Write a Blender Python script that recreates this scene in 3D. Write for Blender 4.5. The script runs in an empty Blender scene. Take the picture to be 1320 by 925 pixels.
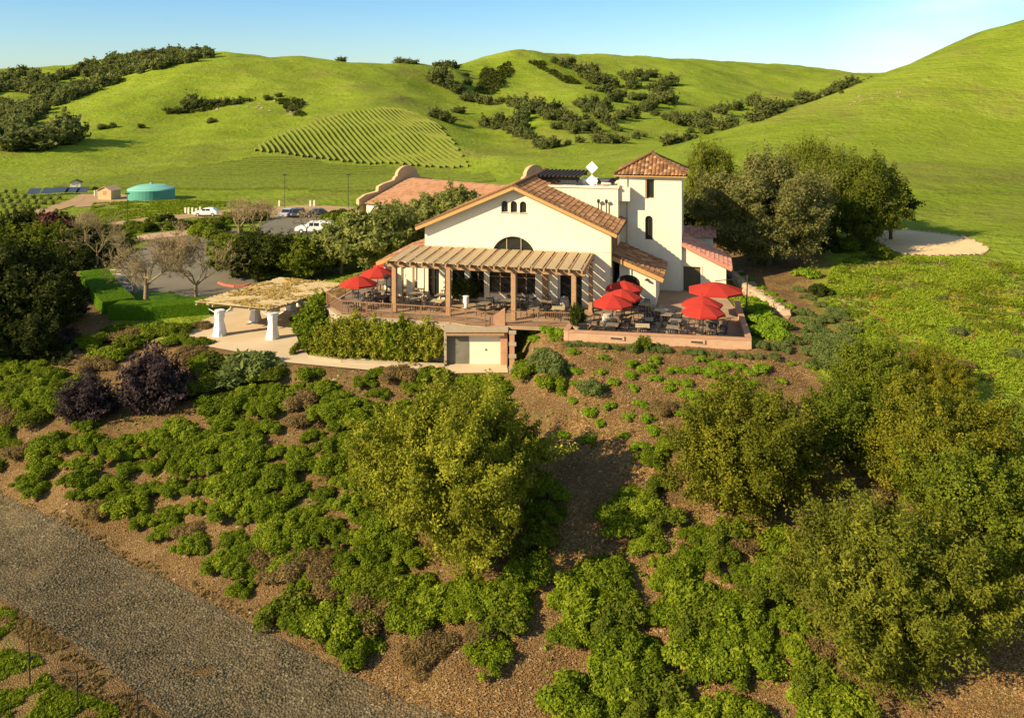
import bpy, bmesh, math, random
import numpy as np
from mathutils import Vector, Matrix
R = math.radians
# ------------------------------------------------------------------ camera
F, U0, YH, ZC = 1100.0, 660.0, 115.0, 16.6      # photo pixels; camera 16.6 m above the terrace floor
scene = bpy.context.scene
C = scene.collection
cam = bpy.data.cameras.new('camera'); camo = bpy.data.objects.new('camera', cam); C.objects.link(camo)
cam.sensor_width = 36; cam.lens = 36 * F / 1320; cam.shift_y = -(462.5 - YH) / 1320
cam.clip_start = .5; cam.clip_end = 9000
camo.location = (0, 0, ZC); camo.rotation_euler = (R(90), 0, 0)
scene.camera = camo
# ------------------------------------------------------------------ light
AZ, EL = R(30), R(28)
S = Vector((-math.cos(AZ) * math.cos(EL), -math.sin(AZ) * math.cos(EL), math.sin(EL)))
sl = bpy.data.lights.new('sun', 'SUN'); sl.energy = 4.9; sl.angle = R(.5); sl.color = (1, .83, .56)
slo = bpy.data.objects.new('sun', sl); C.objects.link(slo); slo.rotation_euler = S.to_track_quat('Z', 'Y').to_euler()
slo.location = (-60, -30, 80)
w = bpy.data.worlds.new('World'); scene.world = w; w.use_nodes = True
nt = w.node_tree; bg = nt.nodes['Background']; sky = nt.nodes.new('ShaderNodeTexSky')
sky.sky_type = 'NISHITA'; sky.sun_disc = False; sky.sun_elevation = EL
sky.sun_rotation = math.atan2(S.x, S.y) % (2 * math.pi)
sky.altitude = 50; sky.air_density = 1.0; sky.dust_density = .3; sky.ozone_density = 1.4
def wnode(t, **k):
    n = nt.nodes.new(t)
    for a, b in k.items(): setattr(n, a, b)
    return n
# thin bright wisp of cloud
tc = wnode('ShaderNodeTexCoord'); mp = wnode('ShaderNodeMapping'); mp.inputs['Scale'].default_value = (1.2, 1.2, 5)
nz = wnode('ShaderNodeTexNoise'); nz.inputs['Scale'].default_value = 3.2; nz.inputs['Detail'].default_value = 7
rp = wnode('ShaderNodeValToRGB'); rp.color_ramp.elements[0].position = .40; rp.color_ramp.elements[1].position = .8
rp.color_ramp.elements[1].color = (.55, .55, .55, 1)
mx = wnode('ShaderNodeMix', data_type='RGBA'); mx.inputs['B'].default_value = (9.5, 9.6, 9.3, 1)
nt.links.new(tc.outputs['Generated'], mp.inputs['Vector']); nt.links.new(mp.outputs[0], nz.inputs['Vector'])
sx = wnode('ShaderNodeSeparateXYZ'); nt.links.new(tc.outputs['Generated'], sx.inputs[0])
mr = wnode('ShaderNodeMapRange'); mr.inputs['From Min'].default_value = .34; mr.inputs['From Max'].default_value = .46; nt.links.new(sx.outputs['X'], mr.inputs['Value'])
ml = wnode('ShaderNodeMath', operation='MULTIPLY')
nt.links.new(nz.outputs['Fac'], rp.inputs[0]); nt.links.new(rp.outputs[0], ml.inputs[0]); nt.links.new(mr.outputs[0], ml.inputs[1]); nt.links.new(ml.outputs[0], mx.inputs['Factor'])
hr = wnode('ShaderNodeValToRGB'); hr.color_ramp.elements[0].position = .0; hr.color_ramp.elements[0].color = (.68, .83, .98, 1); hr.color_ramp.elements[1].position = .35; hr.color_ramp.elements[1].color = (1, 1, 1, 1)
e2 = hr.color_ramp.elements.new(.10); e2.color = (.52, .76, 1.0, 1)
nt.links.new(sx.outputs['Z'], hr.inputs[0]); tm = wnode('ShaderNodeMix', data_type='RGBA', blend_type='MULTIPLY'); tm.inputs['Factor'].default_value = 1
nt.links.new(sky.outputs[0], tm.inputs['A']); nt.links.new(hr.outputs[0], tm.inputs['B']); nt.links.new(tm.outputs['Result'], mx.inputs['A']); nt.links.new(mx.outputs['Result'], bg.inputs['Color'])
bg.inputs['Strength'].default_value = .088
scene.view_settings.view_transform = 'Standard'; scene.view_settings.look = 'None'
scene.view_settings.gamma = 1; scene.view_settings.use_curve_mapping = False
scene.view_settings.exposure = .92
scene.render.engine = 'CYCLES'
cy = scene.cycles
cy.max_bounces = 4; cy.diffuse_bounces = 2; cy.glossy_bounces = 2; cy.transmission_bounces = 2; cy.transparent_max_bounces = 4

# ------------------------------------------------------------------ materials
M = {}
def nodes_of(name, rough=.85, spec=.2):
    m = bpy.data.materials.new(name); m.use_nodes = True
    t = m.node_tree; b = t.nodes['Principled BSDF']
    b.inputs['Roughness'].default_value = rough; b.inputs['Specular IOR Level'].default_value = spec
    M[name] = m
    return m, t, b
def N(t, typ, ins=None, **k):
    n = t.nodes.new(typ)
    for a, b in k.items(): setattr(n, a, b)
    for a, b in (ins or {}).items():
        if hasattr(b, 'is_linked') or isinstance(b, bpy.types.NodeSocket): t.links.new(b, n.inputs[a])
        else: n.inputs[a].default_value = b
    return n
def noise_(t, vec, scale, detail=4, rough=.55, dist=0):
    return N(t, 'ShaderNodeTexNoise', {'Vector': vec, 'Scale': scale, 'Detail': detail, 'Roughness': rough, 'Distortion': dist}).outputs['Fac']
def ramp(t, fac, stops):
    n = t.nodes.new('ShaderNodeValToRGB'); t.links.new(fac, n.inputs[0]); cr = n.color_ramp
    while len(cr.elements) < len(stops): cr.elements.new(.5)
    for e, (p, c) in zip(cr.elements, stops):
        e.position = p; e.color = (*c, 1) if len(c) == 3 else c
    return n.outputs[0]
def mix(t, f, a, b, mode='MIX'):
    n = t.nodes.new('ShaderNodeMix'); n.data_type = 'RGBA'; n.blend_type = mode
    for s, v in (('Factor', f), ('A', a), ('B', b)):
        if isinstance(v, bpy.types.NodeSocket): t.links.new(v, n.inputs[s])
        else: n.inputs[s].default_value = v if not isinstance(v, tuple) or len(v) == 4 else (*v, 1)
    return n.outputs['Result']
def mth(t, op, a, b=0.0, clamp=False):
    n = t.nodes.new('ShaderNodeMath'); n.operation = op; n.use_clamp = clamp
    for i, v in enumerate((a, b)):
        if isinstance(v, bpy.types.NodeSocket): t.links.new(v, n.inputs[i])
        else: n.inputs[i].default_value = v
    return n.outputs[0]
def bump(t, b, h, strength, dist):
    n = N(t, 'ShaderNodeBump', {'Height': h, 'Strength': strength, 'Distance': dist}); t.links.new(n.outputs[0], b.inputs['Normal'])
def plain(name, c1, c2=None, scale=3, rough=.85, spec=.2, bmp=0, metal=0, coords='Object', detail=5):
    m, t, b = nodes_of(name, rough, spec)
    tcn = N(t, 'ShaderNodeTexCoord').outputs[coords]
    c2 = c2 or tuple(x * .85 for x in c1)
    n = noise_(t, tcn, scale, detail)
    t.links.new(ramp(t, n, [(.3, c1), (.7, c2)]), b.inputs['Base Color'])
    b.inputs['Metallic'].default_value = metal
    if bmp: bump(t, b, noise_(t, tcn, scale * 6, 4), .6, bmp)
    return m
def leafmat(name, ca, cb, cc=None, transl=.38, var=.25):
    """leaf material: tint per leaf and per clump (mesh attribute) and per plant"""
    m, t, b = nodes_of(name, .75, .1)
    at = N(t, 'ShaderNodeAttribute', attribute_name='tint')
    oi = N(t, 'ShaderNodeObjectInfo')
    f = mth(t, 'ADD', at.outputs['Fac'], mth(t, 'MULTIPLY', mth(t, 'SUBTRACT', oi.outputs['Random'], .5), var), True)
    st = [(0, ca), (.75, cb), (1, cc or cb)]
    col = ramp(t, f, st)
    t.links.new(col, b.inputs['Base Color'])
    tr = N(t, 'ShaderNodeBsdfTranslucent', {'Color': col})
    ms = N(t, 'ShaderNodeMixShader', {0: transl, 1: b.outputs[0], 2: tr.outputs[0]})
    t.links.new(ms.outputs[0], t.nodes['Material Output'].inputs['Surface'])
    return m
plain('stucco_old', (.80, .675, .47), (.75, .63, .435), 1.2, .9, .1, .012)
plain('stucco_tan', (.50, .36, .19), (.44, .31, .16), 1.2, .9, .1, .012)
plain('trim', (.50, .29, .10), (.42, .235, .08), 4, .8)
plain('timber', (.40, .235, .12), (.32, .18, .085), 5, .8, bmp=.01)
plain('timber_pale', (.44, .33, .18), (.35, .26, .135), 5, .8, bmp=.01)
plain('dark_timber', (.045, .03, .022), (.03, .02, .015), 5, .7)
plain('door_olive', (.13, .10, .055), (.10, .078, .042), 3, .8)
plain('iron', (.02, .018, .017), (.03, .026, .024), 8, .5, .4)
plain('rail_paint', (.30, .16, .075), (.25, .13, .06), 8, .6, .3)
plain('chair_metal', (.025, .024, .024), (.04, .038, .036), 8, .5, .4)
plain('table_top', (.17, .13, .085), (.26, .20, .13), 3, .55, .4)
plain('table_stone', (.50, .40, .22), (.42, .33, .18), 3, .6, .4)
plain('pale_metal', (.62, .60, .55), (.5, .48, .44), 6, .4, .5)
plain('concrete', (.44, .35, .23), (.34, .27, .17), 1.5, .9, .1, .01)
plain('concrete_grey', (.20, .18, .13), (.15, .14, .10), 1.2, .9, .1, .01)
plain('coping', (.50, .27, .15), (.40, .22, .12), 2, .85, .1, .01)
plain('parapet', (.52, .33, .20), (.43, .26, .15), 2.5, .9, .1, .012)
plain('white_paint', (.78, .75, .68), (.70, .66, .58), 2, .6, .3)
plain('cream_paint', (.78, .70, .52), (.72, .64, .46), 1, .7, .2)
leafmat('red_fabric', (.52, .05, .032), (.52, .05, .032), (.52, .05, .032), .3, .0)
plain('bark', (.13, .095, .06), (.08, .058, .038), 7, .95, .05, .02)
plain('pale_bark', (.30, .22, .12), (.20, .145, .08), 7, .95, .05, .02)
plain('twig', (.34, .26, .13), (.26, .19, .09), 3, .95, .05)
plain('tyre', (.02, .02, .02), (.03, .03, .03), 9, .9)
plain('car_white', (.78, .78, .76), (.72, .72, .70), 1, .3, .5)
plain('car_dark', (.035, .037, .042), (.05, .05, .055), 1, .3, .5)
plain('car_silver', (.42, .42, .42), (.38, .38, .38), 1, .3, .5)
plain('tank_paint', (.06, .24, .17), (.08, .29, .205), .6, .6, .3)
plain('tank_roof', (.16, .40, .30), (.20, .46, .345), .5, .6, .3)
plain('solar', (.035, .05, .075), (.05, .07, .10), 1, .25, .5)
plain('sand', (.72, .52, .27), (.64, .455, .235), .8, .95, .05, .01)
plain('patio', (.60, .46, .28), (.52, .39, .235), .5, .9, .1, .004, detail=9)
plain('asphalt', (.15, .13, .09), (.20, .17, .12), .25, .95, .1, .006, detail=9)
plain('dirt', (.42, .28, .15), (.34, .22, .11), .35, .95, .05, .01, detail=9)
plain('line_paint', (.75, .73, .68), (.62, .6, .55), 2)
plain('red_kerb', (.62, .16, .10), (.5, .13, .08), 2)
plain('rock', (.50, .36, .22), (.34, .24, .15), 2.4, .95, .05, .02)
plain('vine_row', (.10, .12, .02), (.19, .21, .04), 1.6, .95, .05)
plain('deck_tile', (.40, .27, .16), (.30, .20, .12), 1.1, .85, .15, .004, detail=8)
plain('barrel', (.52, .48, .38), (.4, .36, .28), 4, .7)
def glass_mat():
    m, t, b = nodes_of('glass', .12, .5)
    b.inputs['Base Color'].default_value = (.018, .02, .016, 1)
glass_mat()
def tile_mat(name, stops):
    m, t, b = nodes_of(name, .85, .15)
    o = N(t, 'ShaderNodeTexCoord').outputs['Object']
    at = N(t, 'ShaderNodeAttribute', attribute_name='tint')
    n = mth(t, 'ADD', mth(t, 'MULTIPLY', at.outputs['Fac'], .75), mth(t, 'MULTIPLY', noise_(t, o, 1.4, 5), .25))
    t.links.new(ramp(t, n, stops), b.inputs['Base Color'])
tile_mat('clay_tile', [(.1, (.14, .072, .034)), (.4, (.26, .128, .058)), (.7, (.38, .19, .085)), (.95, (.52, .31, .15))])
tile_mat('clay_tile_pink', [(.1, (.48, .20, .13)), (.5, (.62, .27, .17)), (1, (.70, .36, .23))])
tile_mat('clay_tile_rose', [(.1, (.36, .18, .09)), (.5, (.44, .23, .12)), (1, (.50, .27, .15))])
def stucco_mat():
    m, t, b = nodes_of('stucco', .9, .1)
    o = N(t, 'ShaderNodeTexCoord').outputs['Object']
    c = ramp(t, noise_(t, o, 1.1, 7, .65), [(.3, (.73, .61, .42)), (.7, (.81, .685, .48))])
    st = N(t, 'ShaderNodeMapping', {'Vector': o, 'Scale': (3.5, 3.5, .35)})
    c = mix(t, ramp(t, noise_(t, st.outputs[0], 1.6, 6, .7), [(.55, (0, 0, 0)), (.8, (.5, .5, .5))]), c, (.56, .45, .29))
    t.links.new(c, b.inputs['Base Color']); bump(t, b, noise_(t, o, 9, 5, .7), .7, .015)
stucco_mat()
# leaves
leafmat('leaf_low_green', (.085, .12, .006), (.20, .255, .012), (.31, .35, .024), .38, .5)
leafmat('leaf_bright', (.12, .19, .01), (.25, .36, .018), (.33, .43, .03))
leafmat('leaf_oak_gold', (.075, .085, .008), (.27, .275, .02), (.42, .40, .04))
leafmat('leaf_oak_olive', (.075, .09, .009), (.21, .22, .02), (.33, .30, .035))
leafmat('leaf_rust', (.085, .10, .008), (.25, .235, .017), (.40, .29, .028))
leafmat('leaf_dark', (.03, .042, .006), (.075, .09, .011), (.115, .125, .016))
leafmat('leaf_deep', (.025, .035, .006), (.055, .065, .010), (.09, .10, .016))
leafmat('leaf_mid', (.075, .10, .008), (.17, .20, .014), (.24, .27, .02))
leafmat('leaf_grey', (.12, .12, .03), (.23, .215, .06), (.32, .29, .10))
leafmat('leaf_sage', (.10, .135, .03), (.185, .22, .055), (.26, .29, .09))
leafmat('leaf_purple', (.032, .022, .020), (.075, .05, .047), (.115, .08, .078))
leafmat('leaf_dry', (.16, .11, .04), (.27, .185, .065), (.34, .25, .10))
leafmat('leaf_orange', (.40, .22, .02), (.55, .28, .02), (.5, .36, .05))
leafmat('leaf_hedge', (.09, .19, .008), (.19, .34, .013), (.22, .38, .02))
leafmat('leaf_ivy', (.18, .19, .018), (.36, .36, .03), (.44, .42, .06))
leafmat('leaf_hill_oak', (.08, .10, .025), (.165, .18, .045), (.22, .23, .06))  # leaf tones lightened to stand in for distance haze on the hills
leafmat('leaf_meadow', (.14, .20, .012), (.28, .36, .02), (.40, .44, .05))
leafmat('leaf_yellow_oak', (.075, .095, .01), (.18, .20, .02), (.28, .28, .035))
leafmat('leaf_olive', (.15, .17, .035), (.29, .30, .07), (.38, .38, .12))
plain('vine_row_dark', (.09, .115, .018), (.155, .19, .028), 1.2, .95, .05)
leafmat('leaf_maroon', (.06, .02, .015), (.12, .04, .03), (.15, .06, .04))

# ------------------------------------------------------------------ object helpers
def tag(o, label=None, cat=None, group=None, kind=None):
    if label: o['label'] = label
    if cat: o['category'] = cat
    if group: o['group'] = group
    if kind: o['kind'] = kind
    return o
def link(name, me, parent=None, loc=None, rz=0):
    o = bpy.data.objects.new(name, me); C.objects.link(o)
    if parent: o.parent = parent
    if loc is not None: o.location = loc
    if rz: o.rotation_euler = (0, 0, rz)
    return o
def empty(name, loc, rz=0, label=None, cat=None, group=None):
    o = link(name, None, None, loc, rz); o.empty_display_size = .3
    return tag(o, label, cat, group)
KIDS = {}
def children(o): return [x for x in bpy.data.objects if x.parent == o]
def copy_tree(o, loc=None, rz=None, parent=None, kids=None):
    kids = kids if kids is not None else KIDS.setdefault(o.name, children(o))
    c = o.copy(); C.objects.link(c); c.parent = parent
    if loc is not None: c.location = loc
    if rz is not None: c.rotation_euler = (0, 0, rz)
    for ch in kids: copy_tree(ch, None, None, c)
    return c
def quads_mesh(name, V, tint=None, mats=()):
    """V: (n,4,3) array of loose quads"""
    n = len(V); me = bpy.data.meshes.new(name)
    me.vertices.add(n * 4); me.vertices.foreach_set('co', np.ascontiguousarray(V, dtype=np.float32).ravel())
    me.loops.add(n * 4); me.loops.foreach_set('vertex_index', np.arange(n * 4, dtype=np.int32))
    me.polygons.add(n); me.polygons.foreach_set('loop_start', np.arange(0, n * 4, 4, dtype=np.int32))
    me.polygons.foreach_set('loop_total', np.full(n, 4, dtype=np.int32))
    if tint is not None:
        a = me.attributes.new('tint', 'FLOAT', 'FACE'); a.data.foreach_set('value', np.asarray(tint, dtype=np.float32))
    for m in mats: me.materials.append(m)
    me.update(calc_edges=True)
    return me
class MB:
    def __init__(s, Mx=None): s.v = []; s.f = []; s.M = Mx; s.sm = False
    def add(s, vs, fs):
        k = len(s.v)
        s.v += [tuple(s.M @ Vector(v)) if s.M else tuple(v) for v in vs]
        s.f += [tuple(i + k for i in f) for f in fs]
    def box(s, x0, x1, y0, y1, z0, z1):
        s.add([(x0, y0, z0), (x1, y0, z0), (x1, y1, z0), (x0, y1, z0), (x0, y0, z1), (x1, y0, z1), (x1, y1, z1), (x0, y1, z1)],
              [(0, 3, 2, 1), (4, 5, 6, 7), (0, 1, 5, 4), (1, 2, 6, 5), (2, 3, 7, 6), (3, 0, 4, 7)])
    def hexa(s, b, t):   # two 4-loops
        s.add(list(b) + list(t), [(0, 3, 2, 1), (4, 5, 6, 7), (0, 1, 5, 4), (1, 2, 6, 5), (2, 3, 7, 6), (3, 0, 4, 7)])
    def prism(s, poly, z0, z1):
        n = len(poly)
        zz0 = z0 if hasattr(z0, '__len__') else [z0] * n; zz1 = z1 if hasattr(z1, '__len__') else [z1] * n
        s.add([(p[0], p[1], zz0[i]) for i, p in enumerate(poly)] + [(p[0], p[1], zz1[i]) for i, p in enumerate(poly)],
              [tuple(range(n))[::-1], tuple(range(n, 2 * n))] + [(i, (i + 1) % n, n + (i + 1) % n, n + i) for i in range(n)])
    def tube(s, a, b, r0, r1=None, n=6, cap=True):
        a = Vector(a); b = Vector(b); r1 = r0 if r1 is None else r1
        d = (b - a); d = d.normalized() if d.length > 1e-6 else Vector((0, 0, 1))
        x = d.orthogonal().normalized(); y = d.cross(x)
        vs = []
        for c, r in ((a, r0), (b, r1)):
            for i in range(n):
                t = 2 * math.pi * i / n; vs.append(c + (x * math.cos(t) + y * math.sin(t)) * r)
        fs = [(i, (i + 1) % n, n + (i + 1) % n, n + i) for i in range(n)]
        if cap: fs += [tuple(range(n))[::-1], tuple(range(n, 2 * n))]
        s.add(vs, fs)
    def bar(s, a, b, wd, h, up=(0, 0, 1)):   # rectangular beam between points
        a = Vector(a); b = Vector(b); d = (b - a).normalized(); up = Vector(up)
        x = d.cross(up).normalized() * wd / 2; y = x.cross(d).normalized() * h / 2
        s.hexa([a - x - y, a + x - y, b + x - y, b - x - y], [a - x + y, a + x + y, b + x + y, b - x + y])
    def lathe(s, prof, n=16, c=(0, 0, 0)):
        vs = []; fs = []
        for r, z in prof:
            for i in range(n):
                t = 2 * math.pi * i / n; vs.append((c[0] + r * math.cos(t), c[1] + r * math.sin(t), c[2] + z))
        for k in range(len(prof) - 1):
            for i in range(n):
                fs.append((k * n + i, k * n + (i + 1) % n, (k + 1) * n + (i + 1) % n, (k + 1) * n + i))
        fs += [tuple(range(n))[::-1], tuple(range((len(prof) - 1) * n, len(prof) * n))]
        s.add(vs, fs)
    def build(s, name, mat, parent=None, loc=None, rz=0, bevel=0, smooth=False):
        me = bpy.data.meshes.new(name); me.from_pydata(s.v, [], s.f); me.update()
        bm = bmesh.new(); bm.from_mesh(me); bmesh.ops.recalc_face_normals(bm, faces=bm.faces); bm.to_mesh(me); bm.free()
        me.materials.append(M[mat] if isinstance(mat, str) else mat)
        if smooth: me.polygons.foreach_set('use_smooth', [True] * len(me.polygons))
        o = link(name, me, parent, loc, rz)
        if bevel:
            md = o.modifiers.new('b', 'BEVEL'); md.width = bevel; md.segments = 1; md.limit_method = 'ANGLE'
        return o
def ordinal(n):
    w_ = ['', 'first', 'second', 'third', 'fourth', 'fifth', 'sixth', 'seventh', 'eighth', 'ninth', 'tenth', 'eleventh', 'twelfth',
          'thirteenth', 'fourteenth', 'fifteenth', 'sixteenth', 'seventeenth', 'eighteenth', 'nineteenth']
    if n < 20: return w_[n]
    tens = {2: 'twent', 3: 'thirt', 4: 'fort', 5: 'fift', 6: 'sixt', 7: 'sevent', 8: 'eight', 9: 'ninet'}
    if n >= 100: return 'hundred-' + ordinal(n - 100) if n > 100 else 'hundredth'
    return tens[n // 10] + 'ieth' if n % 10 == 0 else tens[n // 10] + 'y-' + w_[n % 10]
# ------------------------------------------------------------------ terrain
def vnoise(x, y, seed=0):
    xi = np.floor(x).astype(np.int64); yi = np.floor(y).astype(np.int64); fx = x - xi; fy = y - yi
    def h(a, b):
        n = (a * 374761393 + b * 668265263 + seed * 974634777) & 0x7fffffff
        n = ((n ^ (n >> 13)) * 1274126177) & 0x7fffffff
        return ((n ^ (n >> 16)) & 0xffff) / 65535.0
    ux = fx * fx * (3 - 2 * fx); uy = fy * fy * (3 - 2 * fy)
    return (h(xi, yi) * (1 - ux) + h(xi + 1, yi) * ux) * (1 - uy) + (h(xi, yi + 1) * (1 - ux) + h(xi + 1, yi + 1) * ux) * uy
def fbm(x, y, o=4, seed=0):
    r = 0; a = .5
    for i in range(o): r = r + a * (vnoise(x, y, seed + i) - .5); x = x * 2.03 + 7.1; y = y * 2.03 + 3.7; a *= .5
    return r
def zv(u, v, y): return (u, y, ZC - (v - YH) * y / F)
CP = []
for u in (-900, -400, 0, 400, 800, 1200, 1700, 2200): CP += [(u, 20, -8.6), (u, 12, -8.8)]
CP += [(0, 51, -8), (-300, 60, -8), (300, 40, -8), (500, 34.6, -8), (0, 40, -8.1), (200, 33, -8.1), (-200, 45, -8.2), (660, 29, -8.2),
       (150, 45.5, -8), (100, 43, -8.05),
       (800, 34, -8), (1000, 33, -7.7), (1200, 33, -7), (1320, 33, -6.7), (1600, 34, -6.5),
       (0, 56, -6.3), (100, 52, -6.2), (300, 50.5, -5.6), (150, 60, -4.6), (300, 58, -4), (450, 50, -5.0), (450, 42, -6.9), (600, 45, -5.5),
       (600, 54, -3.5), (590, 39, -7), (300, 66, -2.7), (400, 63, -2.7), (550, 60.5, -2.7), (200, 75, -2.9), (350, 75, -2.7), (250, 64, -2.9),
       (727, 56.8, -.15), (850, 55.6, -.1), (968, 54.6, -.1), (640, 58.5, -2.6), (690, 57.5, -.9),
       (850, 50, -1.6), (850, 42, -4.6), (700, 50, -3), (700, 40, -6.2), (1000, 50, -1.3), (1000, 42, -4), (1100, 42, -3.6), (1100, 50, -1.2),
       (1200, 52, -1.0), (1320, 52, -.8), (1320, 42, -3.4), (1600, 50, -1), (1600, 80, 2),
       (1200, 77, .8), (1320, 80, 1), (1100, 65, .1), (1020, 60, -.1), (1000, 80, .3), (960, 70, .1), (1200, 88, 1), (1320, 90, 1.5), (1150, 87, 1), (1000, 95, .8),
       (700, 75, -.2), (600, 75, -.4), (500, 85, -1.2), (800, 75, -.2), (750, 100, -.5), (880, 85, 0), (480, 72, -1.2),
       (180, 82, -2.9), (60, 66, -3.4), (-200, 70, -4.5), (0, 95, -3.8), (220, 110, -3.6), (400, 110, -3), (100, 140, -6.6), (0, 140, -7), (300, 140, -6.3), (-300, 140, -7),
       (405, 140, -6.5), (370, 165, -8.1), (520, 130, -3), (560, 160, -6), (195, 200, -8.7), (195, 185, -8.6), (100, 190, -8.7), (-300, 200, -8),
       (0, 215, -8), (450, 230, -9.5), (650, 200, -6)]
CP += [zv(*a) for a in [
    (300, 215, 300), (150, 222, 275), (0, 235, 235), (200, 190, 360), (100, 170, 410), (0, 200, 330), (-300, 190, 330), (300, 140, 440), (200, 140, 450), (150, 115, 520), (270, 100, 520),
    (40, 158, 430), (100, 125, 500), (170, 95, 560), (230, 78, 600), (290, 72, 620), (400, 74, 640), (500, 82, 660), (560, 83, 670),
    (400, 110, 530), (500, 115, 520), (100, 205, 310), (400, 185, 350),
    (0, 150, 620), (0, 115, 800), (60, 97, 900), (120, 92, 920), (200, 70, 960), (260, 68, 1000), (330, 71, 1050), (-300, 80, 1000), (100, 140, 700), (-200, 150, 600),
    (670, 68, 820), (600, 85, 750), (620, 120, 650), (560, 130, 560), (480, 142, 430), (400, 162, 390), (345, 192, 335), (450, 200, 330), (600, 215, 310), (590, 190, 350), (560, 165, 400),
    (650, 180, 430), (700, 225, 260), (750, 208, 300), (740, 195, 350), (650, 205, 310), (700, 175, 420), (700, 150, 480), (780, 150, 520), (850, 150, 540), (800, 185, 400),
    (900, 162, 500), (860, 185, 400), (760, 120, 650), (680, 100, 720), (720, 110, 700), (640, 150, 520),
    (740, 217, 235), (800, 205, 240), (900, 185, 250), (1000, 150, 270), (1060, 128, 285), (1130, 100, 300), (1200, 70, 315), (1260, 47, 325), (1320, 27, 330), (1500, -20, 340), (1900, -60, 330),
    (1320, 150, 230), (1320, 220, 160), (1200, 220, 155), (1100, 200, 185), (1200, 150, 230), (1000, 215, 175), (1320, 275, 112), (1200, 280, 112), (1600, 150, 200), (1600, 250, 120),
    (900, 240, 150), (800, 235, 170),
    (750, 73, 1000), (830, 76, 1000), (900, 79, 1000), (1000, 84, 1050), (1130, 95, 1080), (1250, 100, 1100), (1000, 118, 850), (950, 140, 700), (1050, 108, 900), (830, 100, 800), (870, 130, 680), (800, 120, 720),
    (1000, 165, 420), (1100, 140, 520), (930, 120, 760)]]
for u, y, z in [(290, 740, 20), (400, 780, 20), (500, 800, 20), (1130, 430, 6), (1200, 450, 12), (1320, 480, 25), (1700, 480, 35), (670, 1000, 30)]: CP.append((u, y, z))
for u in range(-1200, 2600, 400): CP += [(u, 1500, 20), (u, 2300, 10), (u, 3400, 0)]
for u in (-1200, -700): CP += [(u, 60, -6), (u, 100, -6), (u, 200, -8), (u, 400, 0), (u, 700, 20), (u, 1000, 40)]
for u in (2000, 2600): CP += [(u, 60, 0), (u, 100, 4), (u, 200, 30), (u, 600, 40), (u, 1000, 40)]
CPa = np.array(CP, dtype=float)
cs = (CPa[:, 0] - U0) / F * 1.6; ct = np.log(CPa[:, 1]); cz = CPa[:, 2]
def tphi(d2): return np.where(d2 > 1e-12, .5 * d2 * np.log(np.maximum(d2, 1e-12)), 0)
n_ = len(cs)
A_ = np.zeros((n_ + 3, n_ + 3))
A_[:n_, :n_] = tphi((cs[:, None] - cs) ** 2 + (ct[:, None] - ct) ** 2) + np.eye(n_) * 2e-4
A_[:n_, n_] = 1; A_[:n_, n_ + 1] = cs; A_[:n_, n_ + 2] = ct; A_[n_:, :n_] = A_[:n_, n_:].T
W_ = np.linalg.solve(A_, np.concatenate([cz, [0, 0, 0]]))
# local frame of the main building: origin at its front right corner, turned 13 degrees
OX, OY, TH = 7.45, 64.5, R(-13)
CA, SA = math.cos(TH), math.sin(TH)
def L2W(p, q): return (OX + p * CA - q * SA, OY + p * SA + q * CA)
def W2L(x, y): dx = x - OX; dy = y - OY; return dx * CA + dy * SA, -dx * SA + dy * CA
def poly_sd(x, y, poly):   # signed distance, inside negative
    P = np.array(poly, dtype=float); ins = np.zeros(x.shape, bool); d = np.full(x.shape, 1e9)
    for i in range(len(P)):
        ax, ay = P[i]; bx, by = P[(i + 1) % len(P)]
        ex, ey = bx - ax, by - ay; wx, wy = x - ax, y - ay
        t = np.clip((wx * ex + wy * ey) / (ex * ex + ey * ey + 1e-12), 0, 1)
        d = np.minimum(d, np.hypot(wx - ex * t, wy - ey * t))
        c = ((ay > y) != (by > y)) & (x < (bx - ax) * (y - ay) / ((by - ay) if by != ay else 1e-9) + ax)
        ins ^= c
    return np.where(ins, -d, d)
def atz(u, v, z):
    y = (ZC - z) * F / (v - YH); return ((u - U0) / F * y, y)
def pxy(u, v, y): return ((u - U0) / F * y, y, ZC - (v - YH) * y / F)
PATIO = [atz(u, v, -2.7) for u, v in [(213, 436), (300, 452), (372, 467), (480, 477), (560, 481), (655, 480), (652, 462), (572, 468), (398, 458), (388, 446), (372, 410), (440, 380), (330, 385), (262, 412)]]
PADB = [L2W(p, q) for p, q in [(-19, -1.5), (-5.5, -1.5), (-2, -3.8), (-2.3, -8.2), (9.7, -7.6), (9.4, 2), (9, 18), (-19, 18)]]
def hraw(x, y):
    y = np.maximum(y, 8.0)
    s = x / y * 1.6; t = np.log(y); z = W_[n_] + W_[n_ + 1] * s + W_[n_ + 2] * t
    for i in range(n_): z = z + W_[i] * tphi((s - cs[i]) ** 2 + (t - ct[i]) ** 2)
    d = poly_sd(x, y, PADB); k = np.clip(d / 3.2, 0, 1); k = k * k * (3 - 2 * k); z = -.12 * (1 - k) + z * k
    d = poly_sd(x, y, PATIO); k = np.clip((d - .25) / 1.6, 0, 1); k = k * k * (3 - 2 * k); z = -2.78 * (1 - k) + z * k
    far = np.clip((y - 230) / 200, 0, 1)
    z = z + far * (fbm(x / 90, y / 90, 4, 3) * 9 + fbm(x / 28, y / 40, 3, 9) * 4.0 - np.abs(fbm(x / 75 + .2 * y / 75, y / 150, 3, 17)) * 15 + 2.0)
    near = np.clip((62 - y) / 10, 0, 1) + np.clip((y - 66) / 30, 0, 1) * .4
    z = z + near * fbm(x / 2.6, y / 2.6, 3, 21) * .35
    return z
NS, NT = 470, 640
gs = np.linspace(-1.25, 1.25, NS); gt = np.linspace(math.log(14), math.log(3200), NT)
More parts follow.
